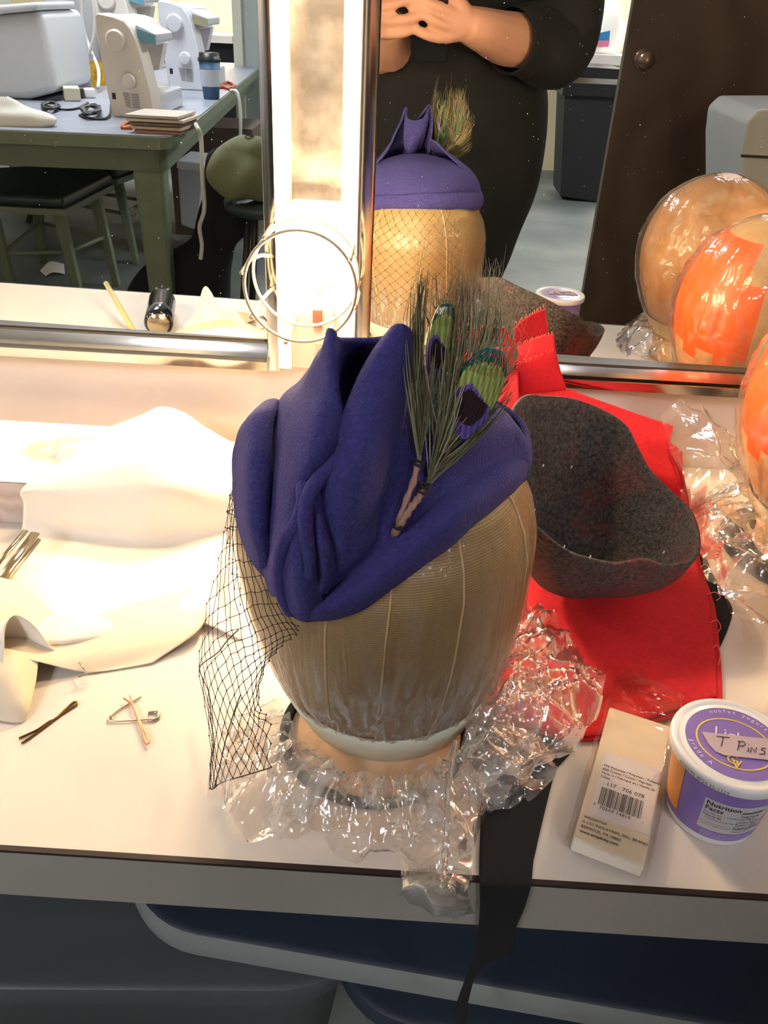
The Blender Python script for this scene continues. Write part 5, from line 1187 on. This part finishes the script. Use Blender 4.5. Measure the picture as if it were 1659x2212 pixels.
# ================================================================ things close to the mirror just outside the frame
spb = vthing('spray_can', U_(345, 690, .76), 'black spray can lying on its side on the left of the counter', 'spray can')
a, c = U_(342, 700, .7815), U_(350, 652, .7815)
vx(MB().tube([a, a.lerp(c, .03), a.lerp(c, .06), c], [.0175, .0195, .0205, .0205], 28)).obj('can_body', M('glossy dark navy can', (14, 18, 28), .15, coat=.6), spb)
vx(MB().tube([a + (a - c) * .012, a + (c - a) * .01], [.0150, .0165], 28)).obj('base', m_steel, spb, label='silver round base')
d = (c - a).normalized(); b = MB(); b.tube([c, c + d * .012], [.019, .010], 24)
P = [c + d * .014 + V((0, 0, .0)) + (V((1, 0, 0)) * math.cos(t) + V((0, 0, 1)) * math.sin(t)) * (.013 + .003 * math.cos(8 * t)) for t in [2 * PI * i / 64 for i in range(64)]]
b.prism(P, d * .022); vx(b).obj('nozzle_cap', m_dk, spb, label='black ridged cap')
b = MB(); b.tube([U_(288, 714, .764), oy(229, 612, U_(288, 714, .764).y + .10)], .0042, 8); tag(vx(b).obj('wooden_stick', M('pale wood stick', (214, 196, 136), .5), None), 'pale wooden stick standing beside the black spray can', 'stick')
net = [[U_(380, 738, .762), U_(430, 742, .762), U_(500, 748, .762), U_(560, 750, .762)], [oy(405, 690, 1.17), oy(440, 700, 1.17), oy(490, 705, 1.17), oy(540, 715, 1.17)],
       [oy(425, 660, 1.19), oy(445, 622, 1.19), oy(470, 668, 1.18), oy(500, 655, 1.18)], [oy(430, 690, 1.22), oy(455, 680, 1.22), oy(480, 690, 1.22), oy(510, 690, 1.22)]]
b = MB().grid(surf(net, 40, 40, jit=.006, js=30)); b.v = [V((p.x, p.y, max(p.z, CT + .0015))) for p in b.v]; tag(vx(b).obj('crumpled_tissue', m_paper, None, solid=.0006), 'small crumpled white tissue beside the black spray can', 'tissue')
# wrapped head blocks on the right
def wrapped(cx_, cyy, col, label, wl, orange=False, sz=1.0):
    t = thing('wrapped_head_block', (cx_, cyy, CT), label, 'head form')
    zl2 = list(np.linspace(.800, 1.016, 50)); hp = lambda a, z, off=0: V((cx_ + (prof2(z) + off) * math.cos(a), cyy + 1.05 * (prof2(z) + off) * math.sin(a), z))
    b = MB(); n = 96
    b.grid([[hp(2 * PI * j / n, z) for j in range(n)] for z in zl2], True); b.f.append(tuple(range(n))[::-1]); b.f.append(tuple(range(49 * n, 50 * n))); b.m += [0, 0]
    if orange:
        def isor(a, z):
            ad = math.degrees(a) % 360  # 180 = left, 270 = towards the camera
            lim_lo = 100 + (14 if z < .89 else 0) ; step = (0, 16, 4, 20, 8)[int((z - .80) / .022) % 5]
            return (112 < ad < 236 + step) and .868 + .012 * ((int(ad / 15)) % 2) < z < .993 and not (ad < 128 and z > .96)
        for k in range(49 * n):
            i, j = divmod(k, n)
            if isor(2 * PI * (j + .5) / n, (zl2[i] + zl2[i + 1]) / 2): b.m[k] = 1
    mats = [M('taped paper block', col, .5, c2=tuple(max(0, x - 26) for x in col), ns=16, bump=.3, bs=120)] + ([M('orange sheet', (250, 112, 30), .4)] if orange else [])
    b.obj('head', mats, t)
    MB().lathe([(.052, CT + .0005), (.050, CT + .01), (.052, .8005)], (cx_, cyy, 0), 40).obj('neck', m_neck, t)
    b = MB(); b.grid([[hp(2 * PI * j / n, z, .0026) for j in range(n)] for z in (.802, .8145, .822)], True); b.obj('tape_band', M('cream tape', (226, 206, 168), .5), t)
    def wp(a, z):
        q = hp(a, z, .004); k = noise.noise(V((math.cos(a) * 7, math.sin(a) * 7, z * 30))) * .003 + max(0, noise.noise(V((math.cos(a) * 16 + z * 9, math.sin(a) * 16, z * 60)))) * .003
        d_ = (q - V((cx_, cyy, q.z))).normalized(); return q + d_ * (k + .0015)
    b = MB().grid([[wp(2 * PI * j / 150, z) for j in range(150)] for z in np.linspace(.806, 1.014, 60)], True); b.f.append(tuple(range(59 * 150, 60 * 150))); b.m.append(0)
    tag(b.obj('plastic_wrap', M_film('loose clear wrap', .08, .10, .12, bs=26, bump=.9), None), wl, 'plastic wrap')
def prof2(z):
    return float(np.interp(z, [.80, .815, .83, .85, .87, .89, .91, .93, .95, .97, .985, .998, 1.008, 1.016], [.056, .062, .070, .0795, .0870, .0915, .0930, .0915, .0865, .0770, .0655, .050, .034, .010]))
wrapped(.402, .428, (196, 150, 104), 'tan head block in clear wrap, reflected at the right of the mirror', 'clear wrap around the tan head block')
wrapped(.399, .672, (226, 190, 140), 'head block with orange patch in clear wrap at the right edge', 'clear wrap around the orange patched head block', orange=True)
# loose bag around the right hand block
def rf(a): return .118 + .03 * noise.noise(V((a * 1.5, 2, 3)))
g1 = ringfilm(PI * .55, PI * 1.75, 130, 34, .058, rf, .80, lambda t, a: CT + .0018 + .034 * (1 - t) ** 1.4 + .016 * math.sin(t * PI), 6, cx=.40, cyy=.66); crumple(g1, .013, 38, 6, polar=(.40, .66), zmin=CT + .001)
g2 = surf([[oy(1432, 905, .775), oy(1475, 893, .775), oy(1520, 915, .772), oy(1570, 960, .765)], [oy(1445, 950, .765), oy(1490, 945, .755), oy(1540, 970, .748), oy(1590, 1010, .74)],
           [oy(1448, 990, .755), oy(1510, 1010, .735), oy(1570, 1040, .72), oy(1630, 1060, .71)], [oy(1470, 1060, .735), oy(1530, 1080, .70), oy(1590, 1100, .68), oy(1659, 1120, .66)],
           [Z(1500, 1180, .012), Z(1560, 1190, .03), Z(1620, 1200, .03), Z(1680, 1210, .03)], [Z(1560, 1290, .004), Z(1610, 1300, .01), Z(1660, 1310, .012), Z(1720, 1310, .01)], [Z(1600, 1400, .002), Z(1640, 1400, .004), Z(1680, 1400, .004), Z(1730, 1400, .004)]], 70, 90)
crumple(g2, .014, 26, 12, dirn=(.7, -.7), zmin=CT + .001)
g3 = ringfilm(PI * .4, PI * 1.9, 110, 26, .058, lambda a: .10 + .02 * noise.noise(V((a * 1.5, 7, 3))), .80, lambda t, a: CT + .002 + .034 * (1 - t) + .014 * math.sin(t * PI), 9, cx=.402, cyy=.428); crumple(g3, .012, 40, 16, polar=(.402, .428), zmin=CT + .001)
tag(film_obj('plastic_bag', [g1, g2], m_film), 'loose clear plastic bag spread at the foot of the orange patched block', 'plastic bag')
tag(film_obj('plastic_bag', [g3], m_film), 'clear plastic bag gathered at the foot of the tan head block', 'plastic bag')
b = MB().lathe([(.0535, CT + .0003), (.082, CT + .0003), (.084, CT + .003), (.078, CT + .006), (.0535, CT + .006)], (.402, .672, 0), 48, capb=False, capt=False); tag(b.obj('felt_ring', m_black, None), 'dark ring around the foot of the orange patched block', 'ring')
# ================================================================ storage totes under the counter
def tote(name, corner, a, c, la, lc, zt, lidmat, bodymat, label, rot=None, rimmat=None, hgt=.26, pivot=None, rimh=.022, crown=.012):
    t = thing(name, (corner.x, corner.y, 0), label, 'storage tote')
    O = V((corner.x, corner.y, 0))
    def rrz(inset, z, r): return [p + V((0, 0, z)) for p in rr(O + a * inset + c * inset, a, c, la - 2 * inset, lc - 2 * inset, r, 10)]
    def fin(b, nm, m, **k):
        if rot is not None: b.v = [pivot + rot @ (p - pivot) for p in b.v]
        return b.obj(nm, m, t, **k)
    L_ = [rrz(-.002, zt - rimh, .075), rrz(-.004, zt - rimh * .5, .075), rrz(-.001, zt - .003, .075), rrz(.004, zt, .072), rrz(.03, zt - .004, .05), rrz(.05, zt + crown * .5, .04)]
    b = MB().grid(L_[2:], True); b.f.append(tuple(range(3 * 44, 4 * 44))); b.m.append(0); fin(b, 'lid_top', lidmat)
    b = MB().grid(L_[:3], True); fin(b, 'lid_rim', rimmat or lidmat)
    L2 = [rrz(.04, zt - hgt, .05), rrz(.014, zt - rimh + .001, .06)]
    b = MB().grid(L2, True); b.f.append(tuple(range(44))[::-1]); b.m.append(0); fin(b, 'tote_body', bodymat)
    return t
m_tg = M('grey tote plastic', (70, 74, 74), .42); m_tn = M('navy tote lid', (34, 42, 54), .42); m_tr = M('light grey tote plastic', (128, 130, 126), .4)
q0 = oz(0, 2130, .52); q1 = oz(680, 2134, .52); a_ = (q1 - q0).normalized(); n_ = V((-a_.y, a_.x, 0))
tote('storage_tote', q1 + a_ * .045 - a_ * .62, a_, n_, .62, .42, .52, m_tg, m_tg, 'grey storage tote with rounded lid under the left of the counter')
q1 = oz(860, 2206, .49); q2 = oz(1659, 2262, .49); a_ = (q2 - q1).normalized(); n_ = V((-a_.y, a_.x, 0))
tote('storage_tote', q1 - a_ * .055, a_, n_, .62, .40, .49, m_tn, m_tr, 'navy lidded storage tote at the lower right under the counter')
p0 = oz(255, 1985, .572); p1 = oz(1659, 2232, .548); a_ = V((p1.x - p0.x, p1.y - p0.y, 0)).normalized(); n_ = V((-a_.y, a_.x, 0))
rt = Matrix.Rotation(math.atan2(.572 - .548, (p1 - p0).length), 3, n_)
tote('storage_tote', V((p0.x, p0.y, 0)) - a_ * .01, a_, n_, .72, .34, .574, m_tn, m_tr, 'navy lidded tote lying tilted on top of the other totes', rot=rt, rimmat=m_tr, pivot=V((p0.x, p0.y, .572)), hgt=.06, rimh=.030)
# ================================================================ the person holding the phone
m_skin = M('skin', (214, 158, 132), .5, sub=.15); m_knit = M('black knit', (19, 19, 21), .85, bump=.2, bs=300); m_hair = M('dark brown hair', (48, 32, 24), .55)
per = thing('person', refl(V((.02, 1.9, 0))), 'person in black clothes holding up a phone with both hands, seen in the mirror', 'person')
def vq(px, py, hd): return oy(px, py, hd)
sb_ = MB()
def limb(P, r, n=14): sb_.tube(catmull(P, len(P) * 5), [float(np.interp(i, np.linspace(0, len(P) * 5 - 1, len(r)), r)) for i in range(len(P) * 5)], n)
sh = 1.9; X0 = .02
# trunk, neck, head (mirror space; the person faces -y there)
sb_.lathe([(.01, .86), (.15, .90), (.17, 1.0), (.14, 1.12), (.16, 1.28), (.17, 1.36), (.11, 1.42), (.055, 1.45), (.052, 1.50), (.06, 1.53)], (X0, sh + .06, 0), 28, ky=.62)
hc_ = V((X0, sh - .01, 1.60)); sb_.ell(hc_, .075, .095, .115, 28); sb_.ell(hc_ + V((0, -.045, -.062)), .045, .045, .045, 16)
sb_.tube([hc_ + V((0, -.088, .015)), hc_ + V((0, -.108, -.018)), hc_ + V((0, -.095, -.030))], [.008, .013, .008], 10)
for s in (-1, 1): sb_.ell(hc_ + V((s * .076, .005, -.01)), .010, .020, .030, 10); limb([V((X0 + s * .085, sh + .06, .92)), V((X0 + s * .10, sh + .05, .50)), V((X0 + s * .10, sh + .07, .08))], [.095, .062, .040]); sb_.ell(V((X0 + s * .10, sh + .01, .035)), .042, .11, .034, 16)
# arm on the right side of the mirror
RS = V((X0 + .17, sh + .05, 1.36)); RE = vq(1192, 92, 1.86); RW = vq(1008, 52, 1.675)
limb([RS, RS.lerp(RE, .5) + V((.02, 0, 0)), RE], [.055, .052, .046]); limb([RE, vq(1100, 85, 1.765), vq(1045, 66, 1.70), RW], [.047, .046, .036, .0295])
def hand(W_, kn, fingers, thumb, palm_r=.021):
    for k in kn: sb_.tube([W_, W_.lerp(k, .5), k], [.026, .019, .0115], 12)
    for P in fingers: 
        n = len(P) * 5; sb_.tube(catmull(P, n), [.0105 - .0030 * i / n for i in range(n)], 10); sb_.ell(P[-1], .0078, .0078, .0078, 10)
    if thumb: n = len(thumb) * 5; sb_.tube(catmull(thumb, n), [.014 - .004 * i / n for i in range(n)], 10); sb_.ell(thumb[-1], .0100, .0098, .0100, 10)
hd1 = 1.645
hand(RW, [vq(985, -5, 1.655), vq(972, 25, 1.650), vq(966, 55, 1.650), vq(955, 82, 1.655)],
     [[vq(985, -5, 1.652), vq(950, -22, 1.642), vq(915, -32, 1.640)], [vq(972, 25, 1.648), vq(940, 12, 1.638), vq(900, -6, 1.638)], [vq(966, 55, 1.648), vq(935, 44, 1.638), vq(905, 22, 1.638), vq(885, 12, 1.640)],
      [vq(955, 82, 1.652), vq(925, 76, 1.641), vq(898, 64, 1.641), vq(893, 58, 1.645)]], [vq(990, 10, 1.672), vq(965, -30, 1.670), vq(945, -60, 1.668)])
# arm on the left side of the mirror: forearm points up towards the phone
LS = V((X0 - .17, sh + .05, 1.36)); LE = vq(842, 108, 1.80); LW = vq(838, 52, 1.695)
limb([LS, LS.lerp(LE, .5) + V((-.05, 0, 0)), LE + V((-.05, .03, .01)), LE], [.055, .052, .046, .040]); limb([LE, LE.lerp(LW, .5), LW], [.042, .038, .030])
hand(LW, [vq(800, -8, 1.66), vq(808, 20, 1.656), vq(815, 45, 1.655), vq(824, 70, 1.658)],
     [[vq(800, -8, 1.655), vq(840, -25, 1.640), vq(880, -30, 1.638)], [vq(808, 20, 1.650), vq(845, 10, 1.634), vq(878, 0, 1.634), vq(892, 6, 1.636)], [vq(815, 45, 1.650), vq(850, 44, 1.634), vq(888, 40, 1.632), vq(908, 34, 1.636)],
      [vq(824, 70, 1.655), vq(850, 72, 1.640), vq(880, 68, 1.638), vq(890, 60, 1.642)]], [vq(815, 10, 1.672), vq(845, -20, 1.672), vq(870, -40, 1.670)])
body = vx(sb_).obj('body', m_skin, per, label='skin of face, forearms and hands')
md = body.modifiers.new('r', 'REMESH'); md.mode = 'VOXEL'; md.voxel_size = .0036; md.use_smooth_shade = True
md = body.modifiers.new('s', 'SMOOTH'); md.factor = .5; md.iterations = 4
# face features
b = MB(); 
for s in (-1, 1): b.ell(hc_ + V((s * .030, -.083, .012)), .011, .007, .007, 12)
vx(b).obj('eyes', M('eye', (60, 50, 44), .2), per, label='pair of dark eyes'); 
vx(MB().ell(hc_ + V((0, -.090, -.052)), .022, .008, .007, 14)).obj('mouth', M('lips', (170, 92, 88), .4), per)
b = MB(); b.lathe([(.084, -.085), (.089, -.02), (.088, .04), (.070, .09), (.030, .122), (.001, .128)], hc_ + V((0, .022, 0)), 36, ky=1.1, capt=False, capb=False)
b.v = [V((p.x, p.y, p.z + (.06 if p.y < hc_.y - .045 and p.z < hc_.z + .05 else 0))) for p in b.v]; vx(b).obj('hair', m_hair, per, solid=.012)
# clothes: dress silhouette, sleeves, leggings, shoes
rows = []
def er(zc, rx, ry, cx_=X0, cyy=None): 
    cyy = sh + .06 if cyy is None else cyy
    return [V((cx_ + rx * math.cos(t), cyy + ry * math.sin(t), zc)) for t in [2 * PI * i / 48 for i in range(48)]]
rings = [(1.455, .065, .060), (1.425, .13, .085), (1.38, .205, .12), (1.30, .215, .145), (1.20, .212, .150), (1.10, .225, .152), (1.02, .252, .165), (.94, .262, .172), (.86, .258, .170), (.78, .240, .160), (.70, .215, .150), (.60, .19, .145), (.45, .17, .14), (.30, .16, .13)]
ctl = [er(z, rx, ry) for z, rx, ry in rings]; G = [[None] * 48 for _ in range(70)]
for i in range(48):
    for j, p in enumerate(catmull([c[i] for c in ctl], 70)): G[j][i] = p + noise.noise_vector(p * 9) * .006
vx(MB().grid(G, True)).obj('dress', m_knit, per, solid=.004, label='long black dress')
b = MB()
def slv(P, r): b.tube(catmull(P, len(P) * 6), [float(np.interp(i, np.linspace(0, len(P) * 6 - 1, len(r)), r)) for i in range(len(P) * 6)], 24, caps=False)
slv([RS + V((-.02, 0, .02)), RS.lerp(RE, .5) + V((.035, 0, 0)), RE + V((.012, 0, -.006)), RE.lerp(vq(1100, 85, 1.765), .55), vq(1100, 87, 1.765)], [.085, .082, .070, .062, .0545])
vx(b).obj('sleeve', m_knit, per, solid=.003)
b = MB(); slv([LS + V((.02, 0, .02)), LS.lerp(LE, .5) + V((-.07, 0, 0)), LE + V((-.065, .045, .01)), LE + V((-.035, .025, -.002))], [.085, .080, .066, .055]); vx(b).obj('sleeve', m_knit, per, solid=.003)
for s in (-1, 1):
    b = MB(); b.tube([V((X0 + s * .10, sh + .055, .60)), V((X0 + s * .10, sh + .05, .40)), V((X0 + s * .10, sh + .07, .09))], [.082, .070, .052], 20, caps=False); vx(b).obj('legging', m_knit, per)
    b = MB(); b.ell(V((X0 + s * .10, sh + .005, .040)), .050, .125, .0395, 20); vx(b).obj('shoe', m_dk, per)
# phone, back towards the mirror, lens at its upper corner
dn = V((R[0][1], R[1][1], R[2][1])) * -1; rt_ = V((R[0][0], R[1][0], R[2][0])); fw = V((R[0][2], R[1][2], R[2][2])) * -1
O_ = V((0, 0, H)) - fw * .0045
def php(u, v, d): return O_ + rt_ * u + dn * v - fw * d
b = MB(); P = [php(x, y, 0) for x, y in ((-.060, -.011), (.007, -.011), (.007, .126), (-.060, .126))]; b.hexa(P, [p - fw * .0075 for p in P])
ph = thing('smartphone', php(-.026, .058, .004), 'dark smartphone held in both hands in front of the person', 'phone')
b.obj('phone_body', M('dark phone case', (26, 26, 30), .35), ph, bevel=.003, seg=3)
b = MB(); P = [php(x, y, .0077) for x, y in ((-.057, .004), (.004, .004), (.004, .111), (-.057, .111))]; b.add(P, [(3, 2, 1, 0)]); b.obj('screen', M('screen glass', (20, 22, 26), .08), ph, smooth=False)
b = MB(); pl = [php(.006 * .8 * math.cos(t), .006 * .8 * math.sin(t), -.0004) for t in [2 * PI * i / 24 for i in range(24)]]; pi_ = [php(.0036 * math.cos(t), .0036 * math.sin(t), -.0004) for t in [2 * PI * i / 24 for i in range(24)]]
b.grid([pl, pi_], True); b.obj('lens_ring', m_steel, ph, smooth=False)
# dust on the mirror
b = MB(); rnd = random.Random(4)
for i in range(420):
    x = rnd.uniform(-.03, .42) if i % 3 else rnd.uniform(-.45, -.15); z = rnd.uniform(.90, 1.21); s = rnd.uniform(.00012, .00034); p = V((x, my_at(x) - .0002, z)); k = rnd.uniform(.6, 2)
    b.add([p + V((-s, 0, 0)), p + V((0, 0, -s * k)), p + V((s, 0, 0)), p + V((0, 0, s * k))], [(0, 1, 2, 3)])
mir = [o for o in COL.objects if o.name.startswith('wall_mirror') and o.type == 'EMPTY'][-1]
o = b.obj('dust_specks', M('dust', (225, 225, 220), .9), mir, smooth=False); o['kind'] = 'stuff'
